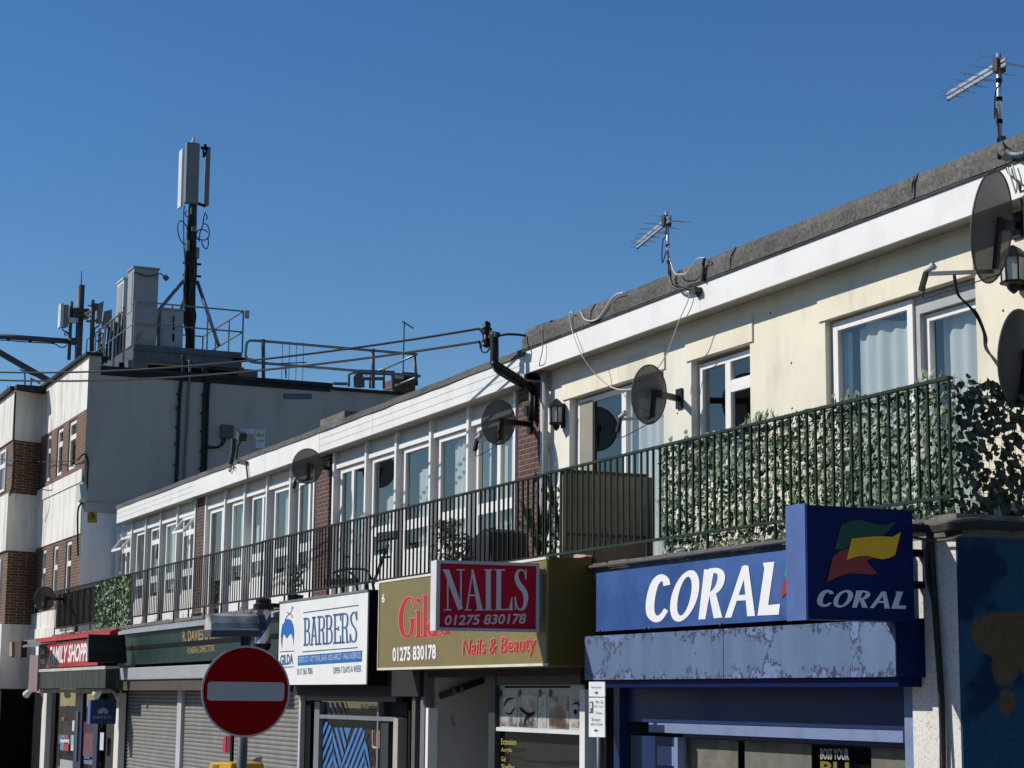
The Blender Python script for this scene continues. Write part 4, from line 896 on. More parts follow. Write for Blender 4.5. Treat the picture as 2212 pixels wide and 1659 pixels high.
# brown and grey fittings left of the shop
t = thing('burglar_alarm', 'small red brown alarm box on the pale wall left of the red shop sign', 'alarm box', f5.y(270, 1130, YB-.1))
MB().prism([f5.y(170, 1280, YB-.12), f5.y(360, 1280, YB-.12), f5.y(372, 990, YB-.12), f5.y(172, 985, YB-.12)], (0, .16, 0)).build('backplate', M('red_brown_box', (.09, .045, .04), .6), t)
MB().prism([f5.y(190, 1255, YB-.13), f5.y(240, 1255, YB-.13), f5.y(240, 1005, YB-.13), f5.y(200, 1005, YB-.13)], (0, -.05, 0)).build('cover', M('pink_cover', (.42, .25, .2), .6), t)
t = thing('projecting_sign', 'pinkish grey hanging sign tucked behind the black awning box', 'sign', f5.y(560, 1400, -1.75))
q = [f8.y(305, 825, -1.9), f8.y(400, 825, -1.9), f8.y(415, 430, -1.9), f8.y(325, 430, -1.9)]
MB().prism(q, (0, .06, 0)).build('board', M('pink_grey_sign', (.24, .165, .155), .6, .2, 1), t)
t = thing('corner_canopy', 'small grey sloping canopy between the white building and the red sign', 'canopy', f5.y(500, 1050, -1.7))
MB().prism([f5.y(390, 1100, -2.1), f5.y(640, 1090, -1.9), f5.y(690, 1030, -1.6), f5.y(560, 975, -1.4), f5.y(410, 985, -1.5)], (0, .05, .02)).build('sheet', M('grey_canopy', (.17, .17, .175), .8, .25, 3), t)
# blue lotus projecting sign
XH = f8.y(1262, 1050, -1.42).x
t = thing('projecting_sign', 'small blue projecting sign with a pale lotus and HAYATI lettering', 'sign', f8.x(1000, 915, XH))
q = [f8.x(1000, 918, XH), f8.x(998, 1178, XH), f8.x(1258, 1180, XH), f8.x(1272, 915, XH)]
MB().prism(q, (-.22, 0, 0)).build('box', M('blue_sign_box', (.012, .045, .125), .4), t)
MB().box(XH-.24, XH+.005, q[0].y-.03, q[0].y, q[1].z, q[0].z).build('edge_trim', m_navyl, t)
m_lot = M('lotus_pink_grey', (.40, .35, .40), .5)
pet = []
for i in range(7):
    an = math.radians(-66+22*i); L1 = 78-abs(i-3)*3; cx0, cy0 = 1122, 1072
    dx, dy = math.sin(an), -math.cos(an); q = []
    for s, wd in ((.22, 3), (.45, 11), (.65, 13), (.85, 8), (1.05, 0)): q.append((cx0+dx*L1*s-dy*wd, cy0+dy*L1*s+dx*wd))
    for s, wd in ((.85, 8), (.65, 13), (.45, 11), (.22, 3)): q.append((cx0+dx*L1*s+dy*wd, cy0+dy*L1*s-dx*wd))
    pet.append([q])
glyphs(pet, lambda x, y: f8.x(x, y, XH), NX, m_lot, t, name='lotus_emblem', off=.006, step=.001)
fit_text('HAYATI', f8.x(1012, 1122, XH), f8.x(1210, 1122, XH), f8.x(1012, 1090, XH), m_lot, t, off=.006)

# ---- barber shop door
bf = thing('barber_shop_front', 'dark barber shop entrance with blue chevrons on its glass', 'shop front', (-29, -1.2, 0))
c4 = Cr(1200, 2650, 500); Q = lambda x, y, Y=-1.1: c4.y(x, y, Y)
zl = Q(800, 400).z
MB().box(Q(0, 500).x, Q(2230, 500, -1.1).x, -1.3, -.9, zl, 3.3).each('lintel', M('dark_lintel', (.02, .02, .021), .7), bf)
MB().box(Q(130, 500).x, Q(1700, 500).x, -1.2, -1.1, Q(800, 490).z, zl).build('head_rail', M('dark_grey_rail', (.05, .055, .055), .5), bf)
z_t0, z_t1 = Q(800, 810).z, Q(800, 740).z
m_gf = M('grey_door_frame', (.17, .185, .21), .45, .1, 3)
fr_ = MB().box(Q(215, 1300).x, Q(300, 1300).x, -1.16, -1.06, 0, Q(300, 500).z).box(Q(1310, 900).x, Q(1335, 900).x, -1.15, -1.06, 0, Q(1320, 500).z).box(Q(300, 700).x, Q(1650, 700).x, -1.158, -1.06, z_t0, z_t1).build('door_frame', m_gf, bf)
MB().box(Q(1655, 900).x, Q(1735, 900).x, -1.2, -1.06, 0, Q(1690, 790).z).build('jamb', M('pale_wood_jamb', (.40, .36, .31), .7, .15, 2, dirt=.4, dst=(4, 4, .2)), bf)
MB().box(Q(1345, 900).x, Q(1480, 900).x, -1.12, -1.06, 0, z_t0).build('side_panel', M('dark_grey_panel', (.035, .036, .037), .6), bf)
MB().poly([(Q(290, 900).x, -1.09, .2), (Q(1315, 900).x, -1.09, .2), (Q(1315, 900).x, -1.09, Q(800, 495).z), (Q(290, 900).x, -1.09, Q(800, 495).z)]).build('pane', m_shopglass, fr_, fix=False)
MB().box(Q(290, 900).x, Q(1650, 900).x, -.99, -.96, .1, Q(800, 495).z).build('dark_interior', m_room, bf)
def clip(poly, reg):                                     # keep the part of a stripe inside a convex patch (clockwise on screen)
    for (ax, ay), (bx_, by) in zip(reg, reg[1:]+reg[:1]):
        out = []; sd_ = lambda p: (bx_-ax)*(p[1]-ay)-(by-ay)*(p[0]-ax)
        for p, q in zip(poly, poly[1:]+poly[:1]):
            a, b = sd_(p), sd_(q)
            if a >= 0: out.append(p)
            if a*b < 0: t_ = a/(a-b); out.append((p[0]+(q[0]-p[0])*t_, p[1]+(q[1]-p[1])*t_))
        poly = out
        if len(poly) < 3: return None
    return poly
def stripes_(reg, sl, x0, step, w_, n):
    o = []
    for i in range(n):
        x = x0+i*step; q = clip([(x+sl*(-500), 450), (x+w_+sl*(-500), 450), (x+w_+sl*850, 1800), (x+sl*850, 1800)], reg)
        if q: o.append(q)
    return o
m_chev = M('blue_vinyl', (.05, .17, .42), .5)
low = [stripes_([(495, 950), (738, 950), (772, 1075), (596, 1720), (495, 1720)], .265, 260, 86, 46, 8), stripes_([(790, 1080), (860, 955), (1010, 955), (1046, 1010), (1046, 1720), (610, 1720)], -.39, 800, 84, 46, 9),
       stripes_([(1050, 1010), (1062, 1090), (1205, 1600), (1205, 1720), (1050, 1720)], .265, 690, 86, 50, 6)+stripes_([(322, 840), (385, 840), (490, 960), (490, 1720), (322, 1720)], -.39, 330, 84, 46, 8), [[(740, 955), (810, 955), (775, 1065)]]]
glyphs(low, lambda x, y: c4.y(x, y, -1.095), NY, m_chev, bf, name='chevron_vinyl', off=.003, step=.0008)
up = [stripes_([(345, 510), (720, 510), (770, 720), (420, 720)], .265, 480, 86, 40, 6), stripes_([(800, 510), (870, 510), (900, 720), (770, 720)], -.39, 930, 84, 40, 4)]
glyphs(up, lambda x, y: c4.y(x, y, -1.095), NY, M('dim_blue_vinyl', (.02, .05, .10), .5), bf, name='chevron_vinyl', off=.003, step=.0008)
fit_text('Air Conditioned', kk.y(1590, 1160, -1.095), kk.y(1768, 1158, -1.095), kk.y(1590, 1100, -1.095), M('grey_vinyl_letter', (.16, .17, .17), .6), bf, off=.004)
op = MB(); R5 = [(1200, 1000), (1186, 1030), (1186, 1270), (1210, 1300), (1305, 1300), (1305, 1000)]
op.tube([c4.y(*p, -1.13) for p in R5], .014, 5).build('open_sign_frame', M('pale_pink_neon', (.62, .50, .46), .5), bf)
MB().prism([c4.y(*p, -1.12) for p in ((1210, 1035), (1295, 1035), (1295, 1265), (1215, 1265))], (0, .01, 0)).build('open_sign', M('brown_red_sign', (.10, .025, .015), .5), bf)
fit_text('P', c4.y(1252, 1260, -1.125), c4.y(1300, 1255, -1.125), c4.y(1252, 1050, -1.125), M('dull_orange_letter', (.45, .22, .15), .5), bf, bold=.04)

# ---- nail shop
nf = thing('nail_bar_front', 'nail bar front with a grubby white lobby wall and beauty posters in its window', 'shop front', (-24, -1.2, 0))
MB().box(g.y(0, 900, -1.2).x, g.y(1990, 900, -1.15).x, -1.2, -.9, hit(1000, 1462, Y=-1.2).z, 3.3).each('lintel', M('brown_lintel', (.05, .042, .036), .8, .3, 4), nf)
MB().box(LB0-.05, LB0, -1.14, .6, 0, 2.95).build('lobby_wall', M('grubby_white_render', (.60, .56, .53), .8, .08, 1.5, dirt=.7, dc=(.05, .045, .04), ds=5, dst=(1, 1, .5), da=.62, db=.68), nf)
q = [g.x(735, 1035, LB0+.05), g.x(1110, 895, LB0+.05)]
MB().box(LB0, LB1, -1.1, .6, 2.9, 2.95).build('lobby_ceiling', m_dk, nf)
MB().tube(q, .045, 9).build('waste_pipe', M('brown_pipe', (.05, .035, .032), .4), nf, smooth=True)
m = MB()
for t_ in (.3, .48): p = q[0].lerp(q[1], t_); d_ = (q[1]-q[0]).normalized(); m.tube([p-d_*.025, p+d_*.025], .06, 9)
m.each('pipe_clip', M('grey_clip', (.2, .19, .18), .6), nf)
for cx, w_, mt, top in ((525, .05, m_pipe, 2.85), (485, .03, m_dk, 2.3), (640, .035, m_upvc, 2.35), (605, .06, M('grey_post', (.16, .16, .17), .6), 2.85)):
    x = g.y(cx, 1300, -1.22).x; MB().box(x-w_*2.2, x+w_*.4, -1.24, -1.1, 0, top).build('jamb_post', mt, nf)
fw = MB().box(g.y(1190, 1200, -1.1).x, g.y(1245, 1200, -1.1).x, -1.15, -1.0, 0, 2.85).box(g.y(1245, 1000, -1.1).x, g.y(1985, 1000, -1.1).x, -1.14, -1.0, g.y(1600, 935, -1.1).z, 2.85).build('shop_window', M('dark_window_frame', (.035, .04, .04), .5), nf)
zb1, zb0 = g.y(1600, 1318, -1.1).z, g.y(1600, 1352, -1.1).z
MB().box(g.y(1245, 1200, -1.1).x, g.y(1985, 1200, -1.1).x, -1.135, -1.05, zb0, zb1).build('glazing_bar', M('white_glazing_bar', (.66, .68, .66), .5), fw)
MB().box(g.y(1985, 1300, -1.15).x, g.y(2030, 1300, -1.15).x, -1.2, -1.05, 0, 2.6).build('glazing_bar', M('white_glazing_bar2', (.70, .71, .70), .5), fw)
MB().poly([g.y(1245, 1720, -1.08), g.y(1985, 1780, -1.08), Vector((g.y(1985, 1300, -1.08).x, -1.08, zb0)), Vector((g.y(1245, 1300, -1.08).x, -1.08, zb0))]).build('pane', m_shopglass, fw, fix=False)
MB().box(LB1, g.y(1990, 1300, -1).x, -.98, -.95, 0, zb1).build('dark_interior', m_room, nf)
pb = MB().box(g.y(1245, 1100, -1.09).x, g.y(1985, 1100, -1.09).x, -1.09, -1.06, zb1, g.y(1600, 935, -1.09).z).build('poster_board', M('pale_green_poster', (.42, .47, .45), .4), nf)
N_ = lambda x, y: g.y(x, y, -1.092)
MB().box(N_(1300, 960).x, N_(1870, 960).x, -1.094, -1.091, N_(1600, 962).z, N_(1600, 945).z).build('title_band', m_dk, pb)
def photo(c0, c1, sc):
    m, nt, p = base('poster_photo'); n = noise(nt, sc, 3, (1, 1, 1.4)); r = nd(nt, 'ShaderNodeValToRGB'); e = r.color_ramp.elements; e.new(.5)
    for i, (po, cc) in enumerate(((.38, c0), (.5, c1), (.62, (.45, .40, .38)))): e[i].position = po; e[i].color = (*cc, 1)
    nt.links.new(n.outputs[0], r.inputs[0]); nt.links.new(r.outputs[0], p.inputs['Base Color']); p.inputs['Roughness'].default_value = .3; return m
for i, (a, b, y0, y1, c0, c1, sc) in enumerate(((1262, 1408, 1025, 1290, (.07, .055, .06), (.34, .29, .29), 2.6), (1420, 1585, 1020, 1300, (.05, .04, .04), (.33, .28, .27), 3.1), (1600, 1665, 1020, 1300, (.13, .13, .13), (.40, .43, .42), 5), (1688, 1858, 1035, 1312, (.04, .022, .016), (.15, .075, .045), 2.4), (1880, 1965, 1060, 1300, (.10, .07, .06), (.38, .33, .30), 3.4))):
    MB().prism([N_(a, y1), N_(b, y1+8), N_(b, y0+4), N_(a, y0)], (0, -.004, 0)).each('photo_panel', photo(c0, c1, sc), pb)
m = MB()
for cx in (1265, 1432, 1608, 1700): m.lathe(N_(cx, 1010), (0, -1, 0), [(0, .05), (.005, .05)], 12)
m.each('badge', M('dark_badge', (.06, .07, .07), .5), pb)
def arc(pts, w): return scurve(pts, [w*.3, w, w*.3] if len(pts) == 3 else [w]*len(pts), 5)
glyphs([arc([(1290, 1120), (1330, 1060), (1385, 1050)], 18), arc([(1300, 1170), (1345, 1190), (1390, 1130)], 16), arc([(1425, 1130), (1500, 1190), (1560, 1170)], 26), arc([(1470, 1290), (1490, 1220), (1560, 1190)], 22), arc([(1890, 1110), (1925, 1090), (1960, 1130)], 18), ring2((1915, 1170), (14, 2), (0, 22), (1915, 1170), (2, 0), (0, 4), 12)],
       lambda x, y: g.y(x, y, -1.098), NY, m_dk, pb, name='lash_drawing')
m_yt = M('dull_yellow_letter', (.36, .30, .08), .5)
for s_, x1, y0, y1 in (('Extension', 1403, 1455, 1402), ('Acrylic', 1365, 1528, 1480), ('Gel', 1310, 1600, 1556), ('Shellac', 1390, 1672, 1622)):
    fit_text(s_, g.y(1270, y0, -1.084), g.y(x1, y0+4, -1.084), g.y(1270, y1, -1.084), m_yt, nf, bold=.015)

# ---- parking sign on its post
t = thing('parking_sign', 'white parking restriction plates on a thin grey post by the blue canopy', 'sign', hit(1290, 1560, Y=-1.72))
Pk = lambda x, y, d_=0: h.y(x, y, -1.72-d_)
m_pl = M('white_sign_plate', (.74, .74, .75), .45)
for a, b in ((908, 1036), (1046, 1388)): MB().prism([Pk(262, b), Pk(402, b+3), Pk(400, a), Pk(262, a)], (0, .012, 0)).each('plate', m_pl, t)
x = Pk(330, 1300).x; MB().tube([(x, -1.68, 0), (x, -1.68, Pk(330, 905).z)], .038, 10).each('post', m_galvd, t, smooth=True)
m_tx = M('sign_black', (.05, .05, .055), .5)
def lab(s_, x0, x1, y0, y1): fit_text(s_, Pk(x0, y0), Pk(x1, y0+2), Pk(x0, y1), m_tx, t, off=.005)
lab('At any time', 285, 375, 968, 945); lab('Mon - Sat', 325, 388, 1095, 1068); lab('8 am - 6 pm', 312, 388, 1135, 1110); lab('2 hours', 322, 378, 1190, 1165); lab('No return', 290, 365, 1250, 1222); lab('within 2 hours', 280, 382, 1288, 1262)
P2 = lambda x, y: Pk(x, y)
MB().prism([P2(268, 1180), P2(302, 1181), P2(302, 1080), P2(268, 1080)], (0, -.004, 0)).build('parking_panel', M('sign_grey_blue', (.10, .12, .2), .5), t)
fit_text('P', Pk(275, 1170), Pk(297, 1171), Pk(275, 1090), m_pl, t, bold=.05, off=.009)
for y_, s_ in ((1003, 1), (1332, -1)):
    xc = 328; glyphs([[[(xc-16*s_, y_-4), (xc+4*s_, y_-4), (xc+4*s_, y_+4), (xc-16*s_, y_+4)]], [[(xc-2*s_, y_-18), (xc+18*s_, y_), (xc-2*s_, y_+18), (xc+5*s_, y_)]]], P2, NY, m_tx, t, name='arrow', off=.005)

# ---- no entry sign on its lit post, nearer the viewer
D0 = 13.55
C0 = hit(531, 1493.5, D=D0)
nv = (EYE-C0); nv.z = 0; nv.normalize(); nv = Matrix.Rotation(math.radians(14), 3, 'Z') @ nv
rx = Vector((0, 0, 1)).cross(nv).normalized()
Rr = 98/FPX*D0
t = thing('no_entry_sign', 'round red no entry sign with white bar on a grey post under a hooded lamp', 'sign', (C0.x, C0.y, 0))
def disc(r, d0, d1): return MB().lathe(C0+nv*d0, nv, [(0, r), (d1-d0, r)], 64)
disc(Rr, 0, .004).build('rim', M('grey_pink_rim', (.55, .46, .45), .5), t)
disc(Rr*.955, .004, .007).build('red_disc', M('no_entry_red', (.29, .001, .0015), .5, .05, 1, spec=.05), t)
bw, bh, rad = Rr*.865, Rr*.205, .022; pts = []
for sx, sz, a0 in ((1, 1, 0), (-1, 1, 90), (-1, -1, 180), (1, -1, 270)):
    for k in range(6): an = math.radians(a0+18*k); pts.append(C0+rx*(sx*(bw-rad)+rad*math.cos(an))+Vector((0, 0, sz*(bh-rad)+rad*math.sin(an)))+nv*.007)
up_ = MB().prism(pts, nv*.003).build('white_bar', M('no_entry_white', (.49, .425, .40), .5, .04, 1, spec=.1), t)
pc = C0-nv*.09+rx*.01
ztop = hit(540, 1368, D=D0).z
MB().tube([(pc.x, pc.y, 0), (pc.x, pc.y, ztop)], .036, 16).each('post', M('grey_post_paint', (.085, .09, .095), .5, .1, 3), t, smooth=True)
MB().bar(C0-nv*.06-rx*.1+Vector((0, 0, .18)), C0-nv*.06+rx*.1+Vector((0, 0, .18)), .03).bar(C0-nv*.06-rx*.1-Vector((0, 0, .18)), C0-nv*.06+rx*.1-Vector((0, 0, .18)), .03).each('clamp', m_galvd, t)
# half barrel lamp hood, long side across the view
hc = hit(500, 1347, D=D0); ax = (rx*.98+Vector((0, 0, .02))).normalized(); fwd = nv
a_, b_ = kk.v(262, 455), kk.v(712, 430)
HL = (b_[0]-a_[0])/FPX*D0; s0 = hit(*a_, D=D0)
m = MB(); n = 10; prof = [(-.02, .0), (-.015, .045), (.03, .095), (.09, .115), (.15, .1), (.19, .05), (.2, .0)]
pp = [(s0-fwd*(d_-.08)+Vector((0, 0, z_))) for d_, z_ in prof]
m.prism(pp, ax*HL); m.build('lamp_hood', M('grimy_lamp_hood', (.50, .49, .46), .75, .35, 14, dirt=.85, dc=(.045, .045, .043), ds=7, dst=(1, 1, 1), da=.42, db=.60), t)
m = MB(); q0 = s0-fwd*.0-Vector((0, 0, .045)); m.prism([s0+fwd*.10-Vector((0, 0, .05)), s0-fwd*.12-Vector((0, 0, .05)), s0-fwd*.12, s0+fwd*.10], ax*HL); m.build('lamp_tray', m_darkm, t)
MB().prism([p+ax*(HL-.02)+(p-s0-Vector((0, 0, .05)))*.12 for p in pp], ax*.05).build('lamp_end_cap', M('dark_end_cap', (.035, .036, .045), .5), t)
MB().tube([s0+fwd*.1-ax*.0, s0+fwd*.1+ax*HL], .006, 5).build('hood_lip', M('pale_lip', (.55, .55, .54), .5), t)
# yellow bin top and little red sign at the bottom edge
t = thing('grit_bin', 'yellow street bin whose rounded top peeps over the bottom edge', 'bin', hit(477, 1720, Y=-4.6))
a, b = kk.y(270, 1640, -4.6), kk.y(462, 1640, -4.6); zt = kk.y(380, 1605, -4.6).z; m = MB()
prof = [(0, 0), (0, .9)]; m.prism([(a.x, -4.6, .12), (a.x, -4.6, zt-.07), (a.x+.03, -4.6, zt-.03), ((a.x+b.x)/2, -4.6, zt), (b.x-.03, -4.6, zt+.0), (b.x, -4.6, zt-.04), (b.x, -4.6, .12)], (0, .42, 0))
m.each('lid', M('yellow_plastic', (.62, .33, .015), .45, .1, 4), t, bevel=.02)
MB().prism([kk.y(300, 1659, -4.61), kk.y(345, 1659, -4.61), kk.y(352, 1630, -4.61), kk.y(310, 1630, -4.61)], (0, .02, 0)).build('slot', M('dark_yellow', (.25, .13, .01), .6), t)
t = thing('hanging_sign', 'small red banner sign against the grey shutter, right by the no entry sign', 'sign', kk.y(440, 1450, -1.5))
MB().prism([kk.y(418, 1525, -1.6), kk.y(466, 1525, -1.6), kk.y(470, 1380, -1.6), kk.y(425, 1380, -1.6)], (0, .03, 0)).build('face', M('dark_red_face', (.16, .01, .02), .5), t)
MB().prism([kk.y(388, 1520, -1.61), kk.y(415, 1524, -1.61), kk.y(420, 1382, -1.61), kk.y(395, 1400, -1.61)], (0, .03, 0)).build('side_face', M('pink_red_face', (.45, .03, .06), .5), t)
MB().box(kk.y(465, 1500, -1.58).x, kk.y(480, 1500, -1.58).x, -1.6, -1.56, .12, kk.y(470, 1370, -1.58).z).build('stand', m_dk, t)
# ================================================================== satellite dishes
def mesh_dish():
    m, nt, p = base('perforated_dish'); nt.links.clear() if False else None
    n = noise(nt, 3, 2); o = ramp(nt, n.outputs[0], .3, .7, (.045, .044, .043), (.075, .073, .07)).outputs[0]
    nt.links.new(o, p.inputs['Base Color']); p.inputs['Roughness'].default_value = .6
    tr = nd(nt, 'ShaderNodeBsdfTransparent'); mx = nd(nt, 'ShaderNodeMixShader'); mx.inputs[0].default_value = .93
    nt.links.new(tr.outputs[0], mx.inputs[1]); nt.links.new(p.outputs[0], mx.inputs[2]); nt.links.new(mx.outputs[0], nt.nodes['Material Output'].inputs[0]); return m
m_mesh = mesh_dish(); m_solid = M('dark_grey_dish', (.06, .058, .056), .5, .1, 2)
m_rim = M('dish_rim', (.10, .10, .098), .5)
def dish(label, ctr, n, w, hgt, wall, mat, arm=.42):
    ctr, n, wall = Vector(ctr), Vector(n).normalized(), Vector(wall)
    t = thing('satellite_dish', label, 'satellite dish', wall, 'satellite dishes on the terrace')
    x = n.cross(Vector((0, 0, 1))).normalized(); y = x.cross(n).normalized()
    m = MB(); vs = [ctr-n*.06]; K, R = 40, 6
    for i in range(1, R+1):
        for k in range(K):
            a = 2*math.pi*k/K; r = i/R; vs.append(ctr+x*(w/2*r*math.cos(a))+y*(hgt/2*r*math.sin(a))+n*(-.06+.06*r*r))
    fs = [(0, 1+k, 1+(k+1) % K) for k in range(K)]+[(1+i*K+k, 1+(i+1)*K+k, 1+(i+1)*K+(k+1) % K, 1+i*K+(k+1) % K) for i in range(R-1) for k in range(K)]
    m.add(vs, fs); m.build('reflector', mat, t, smooth=True, fix=False)
    rim = [ctr+x*(w/2*math.cos(2*math.pi*k/K))+y*(hgt/2*math.sin(2*math.pi*k/K)) for k in range(K+1)]
    MB().tube(rim, .009, 6, cap=False).build('rim', m_rim, t, smooth=True)
    bk = ctr-n*.075-y*.02
    m = MB().bar(bk+y*hgt*.10, bk-y*hgt*.36, .05, .04, up=n).bar(bk+y*.03-n*.02, bk+y*.03-n*.09, .08, .09)
    m.build('back_bracket', m_blackpl, t)
    wp = wall+Vector((0, -.02, 0))
    m = MB().bar(bk+y*.03-n*.06, wp+Vector((0, -.02, 0)), .05, .07).box(wp.x-.07, wp.x+.07, wp.y-.01, wp.y+.03, wp.z-.12, wp.z+.12)
    m.build('wall_arm', m_blackpl, t)
    low = ctr-y*hgt*.40-n*.06; foc = ctr+n*arm-y*hgt*.42
    MB().bar(low, foc, .028, .035).build('feed_arm', m_galvd, t)
    a = (ctr-foc).normalized()
    m = MB().lathe(foc+y*.03, a, [(-.02, .028), (.05, .028), (.055, .036), (.085, .036)], 10); m.build('feed_horn', M('pale_horn', (.5, .5, .5), .5), t)
    MB().bar(foc+y*.035-a*.0, foc-y*.13-a*.05, .05, .035).build('receiver', m_blackpl, t)
    MB().tube(smooth([foc-y*.12, foc-y*.22+n*.01, foc-y*.19-n*.12, low-y*.03-n*.05]), .006, 5).build('cable', m_cable, t)
    return t
cA, cB, cC, cD = Cr(800, 1500), Cr(1800, 1100), Cr(3232, 650, 800), Cr(3032, 1200)
def at_wall(cr, cx, cy, d): return cr.y(cx, cy, -d)
dish('dark mesh dish on the brick pier at the middle of the terrace', cA.y(908, 742, -.62), (-.97, -.16, .12), .60, .62, cA.y(1105, 762, -.06), m_mesh)
dish('dark mesh dish beside the bent black service mast', cB.y(360, 1243, -.62), (-.93, -.28, .12), .60, .62, cB.y(640, 1262, -.06), m_mesh)
dish('dark mesh dish casting its shadow beside the small cream window', cB.y(1672, 1003, -.55), (-.93, -.36, .10), .62, .70, cB.y(1945, 1040, .0), m_mesh)
dish('largest dark dish over the fascia at the right with a long receiver arm', cC.y(1862, 668, -.62), (-.90, -.36, .14), .66, 1.0, cC.y(2150, 660, .0), m_mesh, .62)
dish('solid dark dish half hidden by the balcony corner at the right edge', cD.y(2160, 460, -.45), (-.90, -.36, .10), .66, .84, cD.y(2330, 520, .0), m_solid)
dish('dark dish left of the far balcony end on the white building', Cr(0, 1900, 800).y(487, 1262, -1.9), (-.93, -.30, .10), .60, .60, Cr(0, 1900, 800).y(690, 1270, -1.25), m_mesh)

# ================================================================== television aerials
def log_aerial(label, base_pt, top_pt, tip, R=.019, elem=.62, n=12, foot=None):
    t = thing('television_aerial', label, 'aerial', base_pt, 'log periodic aerials')
    b, p, q = Vector(base_pt), Vector(top_pt), Vector(tip); d = (q-p).normalized(); s = d.cross(Vector((0, 0, 1))).normalized(); u = s.cross(d).normalized()
    pts = [b, p+Vector((0, 0, .12))] if foot is None else smooth([Vector(foot), Vector(foot).lerp(b, .6)+Vector((-.05, 0, -.06)), b+Vector((0, 0, .05)), b+Vector((0, 0, .3)), p+Vector((0, 0, .12))], 8)
    MB().tube(pts, R, 9).build('mast', m_alu, t, smooth=True)
    p0 = p-d*.14
    MB().bar(p0+u*.024, q+u*.024, .030, .030).bar(p0-u*.024, q-u*.024, .030, .030).build('boom', m_alu, t)
    m = MB(); L = (q-p0).length
    for i in range(n):
        f = (i/(n-1))**.8; c_ = p0+d*(L*f); l = elem*(1-f*.62)/2; k = 1 if i % 2 else -1
        m.tube([c_+u*.024*k, c_+u*.024*k+s*l], .0042, 5); m.tube([c_-u*.024*k, c_-u*.024*k-s*l], .0042, 5)
    m.each('element', m_alu, t)
    m = MB().box(p.x-.035, p.x+.035, p.y-.05, p.y+.05, p.z-.06, p.z+.07)
    for e_ in (q, p0+d*L*.52): m.bar(e_-u*.045, e_+u*.045, .025, .025)
    m.each('clamp', m_darkm, t)
    MB().tube(smooth([p+Vector((.03, -.03, 0)), p+Vector((.09, -.05, -.18)), p+Vector((.0, -.05, -.26)), p+Vector((-.05, -.03, -.5)), b+Vector((.0, -.03, .3)), b+Vector((.03, -.03, .0))]), .007, 5).build('cable', m_cable, t)
    m = MB()
    for f in (.25, .55, .8): c_ = b.lerp(p, f); m.lathe(c_, (0, 0, 1), [(-.02, R+.006), (.02, R+.006)], 9)
    m.each('tape_band', m_dk, t)
    return t
c1 = Cr(3232, 100, 800); c2 = Cr(2450, 800, 400, 1659/400)
tp = c1.y(1940, 440, -.05); tb = c1.y(1945, 1250, -.05)
a1 = log_aerial('tallest silver aerial on the felt roof at the upper right', tb, tp, c1.z(1385, 772, tp.z), .024, .62, 12)
m = MB().bar(c1.y(1975, 1230, -.2), c1.y(2040, 1370, -.34), .05).bar(c1.y(1935, 1240, -.2), c1.y(1940, 1440, -.34), .03).prism([c1.y(1940, 1445, -.33), c1.y(2010, 1475, -.33), c1.y(2095, 1470, -.33), c1.y(2095, 1400, -.33), c1.y(2040, 1365, -.33)], (0, .06, 0)).bar(c1.y(2090, 1430, -.33), c1.y(2230, 1435, -.36), .04)
m.build('roof_bracket', m_blackpl, a1)
MB().tube(smooth([c1.y(2040, 1370, -.36), c1.y(2080, 1400, -.38), c1.y(2150, 1410, -.38), c1.y(2230, 1395, -.38)]), .03, 7).build('base_elbow', m_galvd, a1)
tp = c2.y(720, 300, -.38); tb = c2.y(775, 1180, -.38)
a2_ = log_aerial('silver aerial on a bent mast bracketed to the fascia over the patio door', tb, tp, c2.z(250, 690, tp.z), .019, .56, 12, foot=None)
MB().tube(smooth([tb+Vector((0, 0, .05)), c2.y(785, 1260, -.39), c2.y(830, 1360, -.40), c2.y(930, 1410, -.40), c2.y(1050, 1402, -.39), c2.y(1200, 1420, -.36)]), .02, 8).build('bent_foot', m_darkm, a2_, smooth=True)
MB().box(c2.y(1160, 1430, -.34).x, c2.y(1255, 1430, -.34).x, -.40, -.30, c2.y(1200, 1470, -.34).z, c2.y(1200, 1390, -.34).z).bar(c2.y(1225, 1460, -.33), c2.y(1260, 1520, -.31), .05).build('fascia_bracket', m_darkm, a2_)
MB().tube(smooth([tb+Vector((0, 0, .2)), c2.y(860, 1140, -.42), c2.y(960, 1162, -.42), c2.y(1050, 1140, -.42), c2.y(1130, 1040, -.42), c2.y(1230, 910, -.42), c2.y(1345, 892, -.40), c2.y(1352, 895, -.36)]), .008, 5).build('white_cable', m_wcable, a2_)
MB().tube(smooth([tb, c2.y(815, 1290, -.42), c2.y(900, 1345, -.42), c2.y(1000, 1370, -.42), c2.y(1130, 1400, -.40)]), .007, 5).build('cable', m_cable, a2_)

